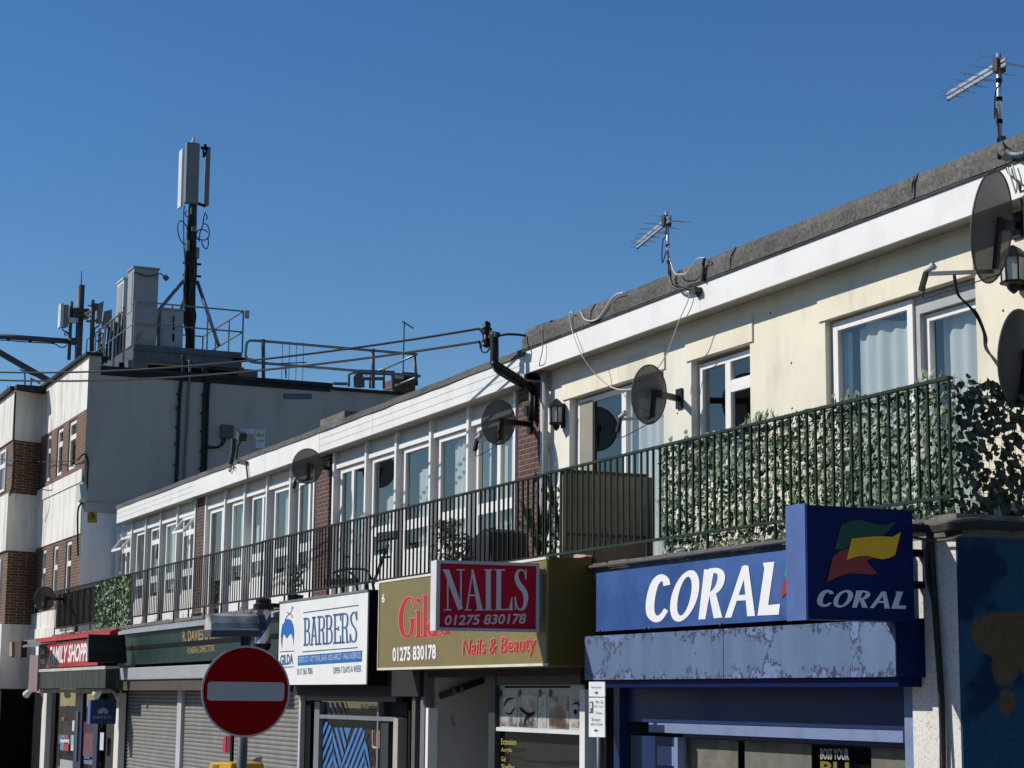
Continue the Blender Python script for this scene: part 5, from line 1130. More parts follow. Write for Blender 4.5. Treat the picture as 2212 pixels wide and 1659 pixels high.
# loose cables over the edge of the roof
def loose(label, pts, r, mat, more=()):
    t = thing('loose_cable', label, 'cable', pts[0], 'loose cables hanging from the roof edge')
    m = MB().tube(smooth(pts, 8), r, 6)
    for q in more: m.tube(smooth(q, 8), r, 6)
    m.build('run', mat, t, smooth=True); return t
Y = lambda cx, cy, d=.345: cB.y(cx, cy, -d)
loose('white cable looping down from the felt to the dish near the patio door', [Y(1005, 290), Y(980, 292), Y(985, 360), Y(1010, 470), Y(1080, 650), Y(1210, 830, .20), Y(1330, 930, .12), Y(1420, 960, .12), Y(1530, 955, .3)], .008, m_wcable)
loose('short white cable drooping in a loop on the felt upstand', [Y(1080, 260), Y(1080, 290), Y(1110, 345), Y(1165, 362), Y(1225, 340), Y(1290, 255), Y(1345, 170), Y(1400, 125), Y(1450, 118)], .010, m_wcable)
loose('thin pale cable dropping down the left end of the white fascia', [Y(750, 400), Y(738, 480), Y(745, 600), Y(720, 720), Y(710, 820, .16), Y(740, 860, .1), Y(795, 900, .05)], .007, M('grey_cable', (.30, .30, .29), .6))
loose('thin pale cable from the aerial bracket down to the dish by the small window', [Y(2030, 100), Y(2005, 200), Y(1950, 320), Y(1900, 450), Y(1830, 640, .28), Y(1730, 800, .35)], .007, m_wcable)
loose('black strap of felt hanging over the roof edge right of the bent aerial', [c2.y(1345, 890, -.34), c2.y(1325, 1000, -.345), c2.y(1330, 1120, -.345), c2.y(1312, 1270, -.34)], .02, m_cable)
E5 = Cr(3700, 650, 332, 2203/332); e5 = lambda x, y, d=.34: E5.y(x, y, -d)
loose('black and white cables dropping over the fascia at the right edge', [e5(1740, 0), e5(1760, 120), e5(1840, 260), e5(1960, 360), e5(2060, 460), e5(2100, 560), e5(2110, 700, .3), e5(2140, 1000, .2), e5(2130, 1250, .3)], .009, m_cable)
loose('twisted white cables beside the largest dish', [e5(1770, 60), e5(1860, 320), e5(1990, 720, .3), e5(2080, 960, .2), e5(2150, 1080, .15)], .009, m_wcable, [[e5(1900, 0), e5(1990, 320), e5(2080, 640, .3), e5(2130, 900, .2)]])
E6 = Cr(3700, 850, 332, 847/332); e6 = lambda x, y, d=.3: E6.y(x, y, -d)
loose('pair of black dish cables sagging across the patio window to the balcony corner', [e6(140, 590, .9), e6(175, 780, .8), e6(280, 890, .7), e6(370, 1010, .6), e6(440, 1170, .5), e6(460, 1330, .5), e6(560, 1450, .5), e6(645, 1610, .5)], .010, m_cable, [[e6(150, 590, .9), e6(190, 790, .8), e6(300, 910, .7), e6(380, 990, .6), e6(465, 1210, .5), e6(470, 1320, .5), e6(540, 1440, .5), e6(655, 1610, .5)]])

# ================================================================== coach lamps
def coach(label, top, bot, xw, wall_y=0.0):
    x0 = (top.x+bot.x)/2; z1, z0 = top.z, bot.z; H = z1-z0; yc = wall_y-.115
    t = thing('coach_lamp', label, 'wall lamp', (x0, wall_y, z0), 'black coach lamps'); w = xw
    MB().lathe((x0, yc, z0+.72*H), (0, 0, 1), [(0, w*.62), (.06*H, w*.6), (.2*H, w*.3), (.26*H, w*.1), (.28*H, .005)], 6).each('lid', m_blackpl, t)
    MB().lathe((x0, yc, z0), (0, 0, 1), [(0, .005), (.04*H, .03), (.1*H, w*.25), (.17*H, w*.3), (.2*H, w*.55), (.25*H, w*.58)], 6).each('base', m_blackpl, t)
    gl = MB().lathe((x0, yc, z0+.25*H), (0, 0, 1), [(0, w*.46), (.47*H, w*.50)], 6); gl.build('glass', M('frosted_lamp_glass', (.50, .50, .45), .25), t)
    m = MB()
    for k in range(6):
        a = math.pi/3*k; v = Matrix.Rotation(a, 3, 'Z') @ Vector((0, 0, 1)).orthogonal().normalized(); m.tube([(x0+v.x*w*.47, yc+v.y*w*.47, z0+.24*H), (x0+v.x*w*.52, yc+v.y*w*.52, z0+.73*H)], .010, 5)
    m.build('frame', m_blackpl, t); MB().box(x0-.04, x0+.04, wall_y-.03, wall_y, z0+.1*H, z0+.85*H).bar((x0, wall_y-.02, z0+.8*H), (x0, yc, z0+.8*H), .03).build('back_plate', m_blackpl, t)
coach('black coach lamp on the pale wall left of the sliding patio door', cB.y(865, 1040, -.1), cB.y(880, 1318, -.1), .18)
coach('black coach lamp below the largest dish at the right edge', cC.y(2105, 870, -.1), cC.y(2115, 1405, -.1), .22)

# ================================================================== bent service mast and the overhead wires
sm = thing('service_mast', 'bent black electricity mast with insulators on the brick pier', 'mast', cB.y(655, 1180, -.1))
Y2 = lambda cx, cy, d: cB.y(cx, cy, -d)
MB().tube([Y2(652, 1230, .12), Y2(652, 960, .12)], .05, 10).tube(smooth([Y2(650, 955, .14), Y2(620, 925, .2), Y2(480, 835, .45), Y2(345, 750, .68), Y2(325, 720, .7), Y2(325, 620, .7), Y2(323, 465, .7)], 8), .06, 10).build('mast_tube', m_blackpl, sm, smooth=True)
MB().tube(smooth([Y2(290, 590, .74), Y2(255, 635, .76), Y2(215, 625, .78), Y2(205, 570, .8)]), .012, 6).tube(smooth([Y2(310, 760, .76), Y2(350, 810, .72), Y2(480, 890, .5), Y2(570, 940, .28)]), .018, 6).tube([Y2(678, 1235, .1), Y2(678, 1000, .1)], .02, 6).build('cable', m_cable, sm, smooth=True)
m = MB()
for (cx, cy) in ((258, 425), (262, 528)):
    p = Y2(cx, cy, .72); m.lathe(p-Vector((0, 0, .11)), (0, 0, 1), [(0, .03), (.03, .075), (.06, .04), (.09, .085), (.13, .05), (.17, .06), (.21, .02)], 12)
m.each('insulator', m_blackpl, sm, smooth=True)
MB().bar(Y2(258, 500, .72), Y2(325, 500, .7), .035).bar(Y2(262, 440, .72), Y2(262, 560, .72), .03).bar(Y2(300, 470, .7), Y2(352, 482, .7), .07).build('cross_arm', m_darkm, sm)
MB().box(Y2(590, 1100, .1).x, Y2(620, 1100, .1).x, -.12, -.0, Y2(600, 1185, .1).z, Y2(600, 1105, .1).z).build('fuse_box', m_blackpl, sm)
c3 = Cr(900, 1200, 800)
def wire(label, pts, r):
    t = thing('overhead_wire', label, 'wire', pts[0], 'overhead wires'); MB().tube(pts, r, 5, cap=False).build('conductor', m_cable, t); return t
pA, pB = Y2(195, 430, .78), Y2(195, 542, .8)
A1 = Vector((-75, -7.4, 0)); 
def far_end(vx, vy, X): return hit(vx, vy, X=X)
def wire_path(p, joint, vend, X):
    q = far_end(vend[0], vend[1], X); return sag(p, q, joint, 40)
wire('upper overhead wire crossing from the bent mast to the far left', smooth([Y2(235, 520, .74), Y2(225, 470, .76), Y2(195, 432, .78)], 5)+wire_path(pA, .20, (-8, 804), -40), .019)
wire('lower overhead wire crossing from the bent mast to the far left', smooth([Y2(205, 600, .77), Y2(203, 565, .78), Y2(190, 543, .8)], 5)+wire_path(pB, .20, (-8, 821), -40), .019)
wire('short wire linking the bent mast to the felt roof corner', smooth([Y2(350, 495, .7), Y2(430, 480, .6), Y2(520, 482, .45), Y2(600, 492, .33)]), .018)

# small white device with aerials on the roof edge in front of the gable
t = thing('roof_edge_fitting', 'cluster of small black clamps and wires on the roof edge before the gable notices', 'fitting', cA.y(265, 600, -.33))
K2 = lambda x, y: cA.y(x, y, -.34)
MB().bar(K2(262, 600), K2(268, 500), .09).bar(K2(285, 700), K2(298, 570), .035).bar(K2(300, 560), K2(335, 500), .05).bar(K2(318, 470), K2(345, 490), .16).bar(K2(235, 720), K2(262, 600), .07).bar(K2(285, 690), K2(380, 710), .05).each('clamp', m_darkm, t)
MB().tube(smooth([K2(250, 730), K2(235, 790), K2(225, 770), K2(245, 740), K2(270, 745), K2(265, 780)]), .012, 5).tube([K2(372, 700), K2(388, 850)], .02, 5).build('cable', m_cable, t)

# ================================================================== phone mast, platform and roof steelwork
XM = -54.0
ca, cb = Cr(0, 1200), Cr(0, 500)
xa = lambda x, y, d=0: ca.x(x, y, XM+d)
xb = lambda x, y, d=0: cb.x(x, y, XM+d)
zf = xa(1600, 380).z; yL = xa(1170, 380).y; yR = xa(2110, 400).y
pf = thing('mast_platform', 'galvanised steel platform with guard rails on the flat roof', 'platform', (XM-2, 2.5, 11.1))
m = MB().box(XM-.12, XM, yL, yR, zf-.12, zf+.02).box(XM-.05, XM+.05, yL-.05, yR+.05, zf-.16, zf-.12).box(XM-.12, XM-.02, yL, yR, zf-.42, zf-.16).box(XM-.05, XM+.05, yL-.05, yR+.05, zf-.46, zf-.42)
m.box(-61, XM-.12, yL, yL+.1, zf-.42, zf+.02).box(-61, XM-.12, yR-.1, yR, zf-.42, zf+.02).box(-61, XM-.12, yL+.1, yR-.1, zf-.06, zf-.02)
m.each('deck_beam', m_galvd, pf)
MB().box(XM-.02, XM+.04, yR-.25, yR+.35, zf-.22, zf-.14).build('end_bracket', m_dk, pf)
m = MB()
for a in (1120, 2085): q = xa(a, 530); m.box(XM-.6, XM+.02, q.y-.02, q.y+.55, 11.0, zf-.46)
m.each('padstone', M('grey_padstone', (.10, .105, .12), .8, .1, 2), pf)
MB().box(XM-.6, XM-.5, yL-.3, yR+.4, 11.0, zf-.46).build('under_deck_shade', m_dk, pf)  # dark sheet added to stand in for the shade under the deck
rl = MB(); zt1 = xa(1500, 0).z; zt2 = xa(1500, 185).z
def rail_run(m, p0, p1, n, zs, zb_, r=.024):
    for z in zs: m.tube([(p0[0], p0[1], z), (p1[0], p1[1], z)], r, 7)
    for i in range(n+1): x = p0[0]+(p1[0]-p0[0])*i/n; y = p0[1]+(p1[1]-p0[1])*i/n; m.tube([(x, y, zb_), (x, y, zs[0])], r, 7)
rail_run(rl, (XM, yL), (XM, yR), 3, (zt1, zt2), zf); rail_run(rl, (XM, yL-.03), (-60.6, yL-.03), 5, (zt1-.02, zt2-.02), zf-1.0); rail_run(rl, (XM, yR), (-58.5, yR), 3, (zt1, zt2), zf); rail_run(rl, (-58.5, yR-1.2), (-58.5, yR), 1, (zt1, zt2), zf)
rl.build('guard_rail', m_galv, pf)
q = ca.x(2155, 80, XM); MB().box(XM-.05, XM+.02, q.y-.06, q.y+.05, q.z-.13, q.z+.1).build('end_box', M('grey_box', (.28, .3, .3), .5), pf)

ms = thing('phone_mast', 'tall phone mast with panel antennas, black cable bundle and tripod legs', 'mast', (XM-.9, 2.4, zf))
XT = XM-.9
xt = lambda x, y, d=0: cb.x(x, y, XT+d)
xu = lambda x, y, d=0: ca.x(x, y, XT+d)
ptop, pbot = xt(1690, 150), xu(1660, 380)
MB().tube([pbot, ptop], .125, 12).build('pole', m_galvd, ms, smooth=True)
m = MB(); random.seed(11)
for i in range(15):
    o = random.uniform(-50, 54); pts = []
    for (yy, cr) in ((690, cb), (850, cb), (1000, cb), (1150, cb), (1300, cb), (1450, cb), (1580, cb)):
        f = min(1, (yy-600)/500); pts.append(cr.x(1672-(yy-690)*.022+o*f*.9+random.uniform(-7, 7), yy, XT+.14+random.uniform(-.03, .08)))
    for yy in (100, 250, 380): pts.append(ca.x(1655+o*1.1*(1 if yy < 200 else .55)+random.uniform(-6, 6), yy, XT+.14+random.uniform(-.03, .08)))
    m.tube(smooth(pts[:], 4), random.uniform(.032, .055), 5)
for (yy, x) in ((430, 1650), (460, 1640)): pass
m.tube(smooth([xu(1640, 380, .2), xu(1650, 440, .3), xu(1660, 500, .8), xu(1600, 530, 1.6)]), .06, 6)
m.build('cable_bundle', M('dark_cable_bundle', (.030, .027, .025), .6, .4, 12), ms, smooth=True)
m = MB()
for pts in ([(1605, 680), (1600, 760), (1600, 900), (1603, 1050), (1615, 1180)], [(1640, 920), (1625, 870), (1585, 820), (1555, 835), (1548, 900), (1565, 970), (1595, 1015), (1620, 1020)], [(1790, 740), (1775, 790), (1765, 860), (1740, 930), (1735, 1000)],
            [(1770, 845), (1800, 850), (1822, 900), (1815, 960), (1780, 985), (1735, 975), (1708, 945), (1730, 900), (1775, 895), (1812, 920)], [(1755, 990), (1770, 1040), (1800, 1060), (1815, 1020), (1810, 960)], [(1665, 930), (1700, 970), (1740, 985)], [(1625, 730), (1612, 750), (1620, 775), (1640, 780)], [(1795, 760), (1805, 790), (1795, 810)]):
    m.tube(smooth([xt(x, y, .25) for x, y in pts], 6), .017, 5)
m.each('cable_loop', m_cable, ms, smooth=True)
m = MB()
for (x, y0, y1, w_) in ((1640, 985, 1075, 24), (1722, 1050, 1140, 30), (1688, 870, 905, 40), (1667, 690, 760, 14)): a, b = xt(x-w_/2, y1, .3), xt(x+w_/2, y0, .3); m.box(XT+.18, XT+.32, a.y, b.y, a.z, b.z)
m.each('radio_unit', m_ant, ms)
m = MB()
for y in (1190, 1295): p = xt(1672, y); m.tube([p-Vector((0, .27, 0)), p+Vector((0, .27, 0))], .035, 6)
m.each('collar', m_dk, ms)
m = MB().tube([xt(1600, 1335, .1), xu(1175, 300, .7)], .055, 8).tube([xt(1718, 1345, .1), xu(1905, 355, .7)], .055, 8).tube([xt(1665, 1335, -.1), xu(1500, 250, -3.5)], .055, 8); m.each('tripod_leg', m_galv, ms, smooth=True)
a, b = xt(1612, 655, .35), xt(1735, 140, .35); c_ = (xt(1628, 140, .35).y, xt(1750, 140, .35).y)
lean = (c_[0]-a.y)/(b.z-a.z)
def panel(y0, y1, x0, x1, z0, z1): return MB().prism([(x0, y0, z0), (x1, y0, z0), (x1, y1, z0), (x0, y1, z0)], (0, lean*(z1-z0), z1-z0))
panel(a.y, xt(1728, 655, .35).y, XT+.12, XT+.36, a.z, b.z).build('panel_antenna', m_ant, ms, bevel=.03)
panel(a.y-.07, a.y-.005, XT-.3, XT+.10, a.z-.08, b.z-.14).build('panel_antenna', M('sunlit_side_radome', (.62, .63, .62), .5), ms, bevel=.02)  # pale slab painted in for the sunlit side of the big panel
p0, p1 = xt(1780, 680, .1), xt(1815, 680, .1); p2 = xt(1797, 168, .1)
MB().prism([(XT-.06, p0.y, p0.z), (XT+.1, p0.y, p0.z), (XT+.1, p1.y+.02, p0.z), (XT-.06, p1.y+.02, p0.z)], (0, p2.y-p0.y, p2.z-p0.z)).build('panel_antenna', m_ant, ms, bevel=.02)
MB().lathe(xt(1685, 140, .2), (0, 0, 1), [(0, .09), (.05, .09), (.08, .05), (.16, .045), (.2, .01)], 10).build('finial', m_alu, ms)
m = MB()
for (x0, y0, x1, y1) in ((1750, 180, 1810, 190), (1720, 665, 1790, 690)): m.bar(xt(x0, y0, .1), xt(x1, y1, .1), .07)
m.bar(xt(1770, 190, .1), xt(1775, 265, .1), .05).bar(xt(1775, 265, .1), xt(1800, 200, .1), .05).bar(xt(1785, 150, .1), xt(1795, 200, .1), .07); m.each('antenna_bracket', m_dk, ms)

# equipment cabinets on the platform
cz = Cr(200, 1000, 500)
def cabinet(label, X, cr, fx0, fx1, fy0, fy1, zb_, depth, mat, extra=0):
    a, b = cr.x(fx0, fy1, X), cr.x(fx1, fy0, X); t = thing('equipment_cabinet', label, 'cabinet', (X, a.y, zb_), 'equipment cabinets by the phone mast')
    MB().box(X-depth, X, a.y, b.y, zb_, b.z).build('body', mat, t, bevel=.02)
    MB().box(X-depth-.03, X+.03, a.y-.03, b.y+.03, b.z, b.z+.05).each('lid', mat, t)
    MB().box(X, X+.012, a.y+.1*(b.y-a.y), a.y+.9*(b.y-a.y), zb_+.1*(b.z-zb_), zb_+.72*(b.z-zb_)).build('door', mat, t)
    MB().box(X-depth*.85, X-depth*.15, a.y-.015, a.y, zb_+.45*(b.z-zb_), b.z-.12).build('side_louvre', M('louvre_panel', (.30, .31, .30), .6), t)
    return t, a, b
XC = XM-.25
t, a, b = cabinet('tall grey equipment cabinet with a small floodlight on its corner', XC, cb, 1152, 1385, 1245, 1640, zf, .75, m_cab)
MB().tube(smooth([cb.x(1390, 1275, XC), cb.x(1410, 1285, XC+.05), cb.x(1430, 1300, XC+.08)]), .02, 5).bar(cb.x(1430, 1298, XC+.1), cb.x(1462, 1330, XC+.1), .16, .1).tube(smooth([cb.x(1165, 1270, XC+.04), cb.x(1210, 1275, XC+.04), cb.x(1280, 1300, XC+.04), cb.x(1385, 1280, XC+.04)]), .02, 5).build('floodlight', m_galvd, t)
t, a, b = cabinet('wide low grey cabinet between the tall cabinet and the mast', XC-.25, ca, 1390, 1602, 55, 380, zf, .8, M('grey_cabinet_dark', (.36, .38, .39), .5, .05, 2))
m = MB()
for y0, y1 in ((95, 150), (165, 220), (255, 315)): p, q = ca.x(1492, y1, XC-.22), ca.x(1520, y0, XC-.22); m.box(XC-.25, XC-.22, p.y, q.y, p.z, q.z)
m.each('vent', m_dk, t)
XC2 = -57.2
t, a, b = cabinet('smaller pale cabinet with a dark screen behind the tall cabinet', XC2, cz, 1255, 1440, 450, 900, zf+.3, .9, M('pale_cabinet', (.55, .57, .57), .5, .05, 2))
t = thing('cable_tray', 'upright cable trays and steel posts along the platform side', 'cable tray', (-57, yL, zf-.8))
m = MB(); random.seed(5)
for i in range(9):
    x = -55.2-i*.55; m.box(x-.09, x+.05, yL+.12, yL+.2, zf-.7, zt1-.25+random.uniform(-.4, .5))
m.each('upright', m_galv, t)
m = MB()
for i in range(8): x = -55.0-i*.5; m.tube(smooth([(x, yL+.07, zf-.9), (x-.3, yL+.05, zf-.2), (x-.5, yL+.06, zf+.4), (x-.4, yL+.08, zf+1.1+random.uniform(-.3, .4))]), .035, 5)
m.build('cable', m_cable, t)

# left hand group of aerial poles on the roof
c6 = Cr(0, 1250, 500)
XL = -60.0
xl = lambda x, y, d=0: cz.x(x, y, XL+d)
x6 = lambda x, y, d=0: c6.x(x, y, XL+d)
t = thing('aerial_pole', 'thick steel aerial pole with whip and a boxy panel antenna at the far left roof', 'mast', x6(1370, 640))
zb0 = 11.3
MB().tube([Vector((XL, x6(1365, 620).y, zb0)), xl(530, 545)], .115, 10).tube([xl(530, 545), xl(533, 300)], .018, 5).build('pole', m_galvd, t, smooth=True)
MB().tube([x6(1200, 740), xl(362, 830)], .055, 7).build('side_pole', m_galvd, t, smooth=True)
p, q = xl(160, 1262), xl(345, 890)
MB().box(XL-.25, XL+.05, p.y+.1, q.y-.05, p.z, q.z).build('panel_antenna', M('olive_grey_panel', (.25, .26, .24), .6), t, bevel=.03)
MB().box(XL-.3, XL+.1, p.y-.02, p.y+.08, p.z-.02, q.z+.02).build('panel_face', M('pale_panel_face', (.6, .6, .59), .5), t)
m = MB().bar(xl(305, 1165), xl(500, 1150), .17, .17).bar(xl(340, 970), xl(480, 985), .07); m.each('bracket', M('white_bracket', (.6, .6, .6), .5), t)
m = MB()
for y in (1000, 1085): v = xl(510, y); m.box(XL-.18, XL+.18, v.y-.25, v.y+.25, v.z-.07, v.z+.07)
m.each('collar', m_darkm, t)
MB().tube(smooth([xl(195, 1270), xl(220, 1330), xl(300, 1370), xl(320, 1400)]), .02, 5).tube([xl(265+28*math.cos(a/2), 1390+25*math.sin(a/2)) for a in range(14)], .018, 5).build('cable', m_cable, t)
m = MB().bar(xl(560, 1060, .2), xl(700, 1000, .5), .07).bar(xl(560, 1060, .2), xl(700, 1085, .5), .07); m.build('cross_arm', m_galvd, t)
t = thing('aerial_pole', 'thin dark aerial pole with two pale panel antennas beside the platform', 'mast', x6(1600, 580))
MB().tube([x6(1590, 590, .5), xl(730, 800, .5)], .06, 8).tube([x6(1620, 590, .5), xl(757, 930, .5)], .03, 6).build('pole', M('dark_steel_pole', (.06, .075, .085), .5), t, smooth=True)
MB().prism([xl(800, 1195, .5), xl(880, 1215, .5), xl(925, 820, .5), xl(815, 870, .5)], (-.15, 0, 0)).build('panel_antenna', m_ant, t)
MB().prism([xl(890, 1290, .3), xl(1060, 1290, .3), xl(1065, 965, .3), xl(930, 1000, .3)], (-.15, 0, 0)).build('panel_antenna', m_ant, t)
m = MB().bar(xl(700, 890, .5), xl(815, 900, .5), .12).bar(xl(640, 895, .5), xl(720, 905, .5), .03).bar(xl(620, 1175, .5), xl(810, 1160, .5), .06).bar(xl(735, 1000, .5), xl(800, 940, .5), .1).bar(xl(765, 1300, .5), xl(850, 1240, .5), .05); m.each('bracket', m_darkm, t)
m = MB().tube(smooth([xl(770, 1280, .5), xl(765, 1400, .5), xl(800, 1520, .5), xl(900, 1460, .5), xl(905, 1380, .5), xl(820, 1430, .5)]), .02, 5); m.build('cable', m_cable, t)
# roof handrail bar and brace on the left
t = thing('roof_brace', 'long horizontal steel bar with a clipped cable running to the aerial pole', 'handrail', x6(1340, 420))
MB().tube([x6(-80, 320), x6(1190, 415)], .085, 8).tube([x6(1190, 415), x6(1330, 420)], .12, 8).build('bar', m_galvd, t, smooth=True)
m = MB().tube(smooth([x6(-60, 388), x6(250, 410), x6(520, 432), x6(930, 456), x6(1020, 505), x6(1110, 520), x6(1170, 475)]), .018, 5)
for a in (145, 525, 925): m.bar(x6(a, 360+(a-145)*.075), x6(a, 400+(a-145)*.07), .09)
m.build('clipped_cable', m_cable, t)
t = thing('roof_brace', 'diagonal steel brace sloping down behind the white parapet', 'brace', x6(880, 1110))
MB().bar(x6(-60, 580, -2), x6(900, 1130, -2), .19, .16).build('bar', m_galvd, t)
# small aerials on the bay roof
def yagi(label, base_, top, a, b, n, L, vertical=False):
    t = thing('television_aerial', label, 'aerial', base_, 'small distant aerials'); MB().tube([base_, top], .025, 6).build('mast', m_galvd, t)
    m = MB().tube([a, b], .018, 5); d = b-a; s = Vector((0, 0, 1)) if vertical else d.cross(Vector((0, 0, 1))).normalized()
    for i in range(n): c_ = a+d*((i+.5)/n); m.tube([c_-s*L, c_+s*L], .010, 4)
    m.build('boom', m_galvd, t); return t
yagi('taller small aerial pointing right on the bay roof at the far left', x6(435, 1230, .5), x6(430, 890, .5), x6(340, 905, .5), x6(610, 1020, .5), 9, .12)
yagi('shorter small aerial pointing right beside it on the bay roof', x6(540, 1230, .5), x6(545, 1050, .5), x6(560, 1070, .5), x6(705, 1155, .5), 8, .10)
yagi('tiny aerial at the left edge of the bay roof', x6(255, 1262, .5), x6(190, 1248, .5), x6(105, 1258, .5), x6(200, 1245, .5), 2, .12, True)
X7 = -53.5
x7 = lambda x, y, d=0: c3.x(x, y, X7+d)
yagi('upright bar aerial behind the roof guard rail', x7(625, 800, -1), x7(622, 635, -1), x7(545, 640, -1), x7(850, 628, -1), 4, .62, True)
yagi('small aerial on a thin mast with a silver boom above the guard rail', x7(1900, 760, -2), x7(1912, 185, -2), x7(1890, 180, -2), x7(2015, 258, -2), 6, .10)
# galvanised roof guard rail right of the platform
t = thing('roof_guard_rail', 'galvanised roof guard rail with curved end right of the platform', 'guard rail', x7(380, 780))
m = MB().tube(smooth([x7(185, 560), x7(195, 450), x7(210, 405), x7(245, 390), x7(370, 395)], 5)+[x7(2050, 540)], .04, 8).tube(smooth([x7(185, 560), x7(215, 600), x7(260, 622), x7(370, 635)], 5)+[x7(2085, 775)], .04, 8)
m.tube([x7(2050, 540), x7(1690, 700, -3)], .035, 7).tube([x7(2085, 775), x7(1720, 920, -3)], .035, 7).tube([x7(1690, 695, -3), x7(1480, 770, -6)], .03, 7)
m.each('rail', m_galv, t, smooth=True)
m = MB()
for (xx, y0, y1) in ((380, 375, 800), (1575, 480, 910)): m.tube([x7(xx, y1), x7(xx-3, y0)], .055, 8)
m.tube([x7(2025, 560), x7(2050, 880)], .045, 8).tube([x7(1690, 690, -3), x7(1690, 910, -3)], .04, 8).tube([x7(1540, 740, -5), x7(1540, 910, -5)], .035, 8); m.each('post', m_galvd, t, smooth=True)
t = thing('access_frame', 'grey steel access frame behind the roof guard rail', 'frame', x7(1400, 900, -2))
m = MB().bar(x7(1415, 900, -2), x7(1415, 715, -2), .22).bar(x7(1415, 730, -2), x7(1800, 745, -2), .13).bar(x7(1790, 930, -2), x7(1790, 740, -2), .09).bar(x7(1440, 805, -2), x7(1680, 805, -2), .09).bar(x7(1465, 900, -2), x7(1465, 800, -2), .07).bar(x7(1310, 890, -2), x7(1310, 760, -2), .06).bar(x7(1310, 760, -2), x7(1390, 730, -2), .05).bar(x7(1370, 890, -2), x7(1370, 780, -2), .05).bar(x7(1140, 858, -2), x7(1290, 862, -2), .08)
m.build('bars', m_galvd, t)
t = thing('chimney', 'brown brick chimney stub behind the guard rail', 'chimney', x7(1900, 930, -3)); a, b = x7(1800, 940, -3), x7(2035, 820, -3)
MB().box(X7-4, X7-3, a.y, b.y, 10.5, b.z).build('stack', m_brick, t); MB().box(X7-4.05, X7-2.95, a.y+.3, b.y+.05, b.z, b.z+.22).build('cap', M('dark_chimney_cap', (.05, .035, .03), .8), t)

# ================================================================== things on the balcony
def leaf(mb, p, n, up, L, W):
    n = n.normalized(); u = (up-n*up.dot(n)).normalized(); s = n.cross(u)
    mb.add([p-u*L*.45, p-u*L*.1+s*W*.5+n*L*.06, p+u*L*.25+s*W*.32, p+u*L*.55, p+u*L*.25-s*W*.32, p-u*L*.1-s*W*.5+n*L*.06], [(0, 1, 2, 3), (0, 3, 4, 5)])
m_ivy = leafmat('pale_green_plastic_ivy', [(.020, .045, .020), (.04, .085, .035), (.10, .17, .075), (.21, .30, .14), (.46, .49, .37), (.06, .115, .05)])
m_ivyd = leafmat('backlit_ivy', [(.02, .032, .02), (.035, .055, .03), (.06, .08, .045)])  # leaf colours darkened for a screen seen against the light
def screen(label, origin, U, L, z0, z1, N, count, mat, top_bits=0, size=(.05, .085)):
    t = thing('ivy_screen', label, 'ivy screen', origin); m = MB(); origin, U, N = Vector(origin), Vector(U), Vector(N)
    for i in range(count):
        u, z = random.uniform(0, L), random.uniform(z0, z1)
        den = .5+.5*math.sin(u*3.1+1.3*math.sin(z*4))*math.sin(z*5.3+u*1.7)
        if random.random() < .25*den: continue
        n = N+Vector((random.uniform(-.7, .7), random.uniform(-.7, .7), random.uniform(-.2, .8))); p = origin+U*u+N*random.uniform(0, .06); p.z = z
        leaf(m, p, n, Vector((random.uniform(-.8, .8), random.uniform(-.3, .3), random.uniform(-1, .4))), random.uniform(*size), random.uniform(size[0]*.8, size[1]*.85))
    for i in range(top_bits):
        u = random.choice((.4, 1.9, 2.0, 2.2, 3.6, L-.4))+random.uniform(-.25, .25); p = origin+U*min(max(u, 0), L); p.z = z1+random.uniform(0, .10)
        leaf(m, p, N+Vector((random.uniform(-.5, .5), 0, random.uniform(-.2, .6))), Vector((random.uniform(-.6, .6), 0, 1)), random.uniform(.06, .10), .06)
    m.build('leaves', mat, t, fix=False)
    m = MB()
    for i in range(int(L/.07)+1): p = origin+U*(i*.07); m.tube([(p.x, p.y, z0), (p.x, p.y, z1+.03)], .0022, 3, cap=False)
    for i in range(int((z1-z0)/.07)+1): z = z0+i*.07; a, b = origin, origin+U*L; m.tube([(a.x, a.y, z), (b.x, b.y, z)], .0022, 3, cap=False)
    m.build('wire_mesh', m_galvd, t); return t
random.seed(21)
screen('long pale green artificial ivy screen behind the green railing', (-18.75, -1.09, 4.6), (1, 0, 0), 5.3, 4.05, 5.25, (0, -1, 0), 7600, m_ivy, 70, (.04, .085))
screen('short backlit ivy screen with bright gaps on the balcony return at the right edge', (-13.5, -1.10, 4.6), (0, 1, 0), 1.1, 4.05, 5.22, (1, 0, 0), 1150, m_ivyd, 14, (.055, .10))
m_ivg = leafmat('bright_green_ivy', [(.012, .04, .012), (.03, .09, .02), (.09, .20, .04), (.16, .30, .07), (.02, .07, .03)])
a, b = Cr(0, 1900, 800).y(1060, 1300, -1.16), Cr(0, 1900, 800).y(1430, 1300, -1.16)
screen('small bright green ivy panel on the far railing', (a.x, -1.155, 4.5), (1, 0, 0), b.x-a.x, 3.98, 5.2, (0, -1, 0), 1500, m_ivg, 10, (.07, .12))
# dark privacy sheet behind the far railing
t = thing('privacy_sheet', 'dark slatted privacy sheet behind the far end of the railing', 'screen', (-50, -1.1, 4)); a, b = Cr(0, 1900, 800).y(620, 1400, -1.1), Cr(0, 1900, 800).y(1050, 1300, -1.1)
m = MB(); x = a.x
while x < b.x: m.box(x, x+.12, -1.11, -1.095, 4.2, 5.12); x += .19
m.each('slats', M('dark_brown_slats', (.03, .026, .026), .7, .3, 3), t)
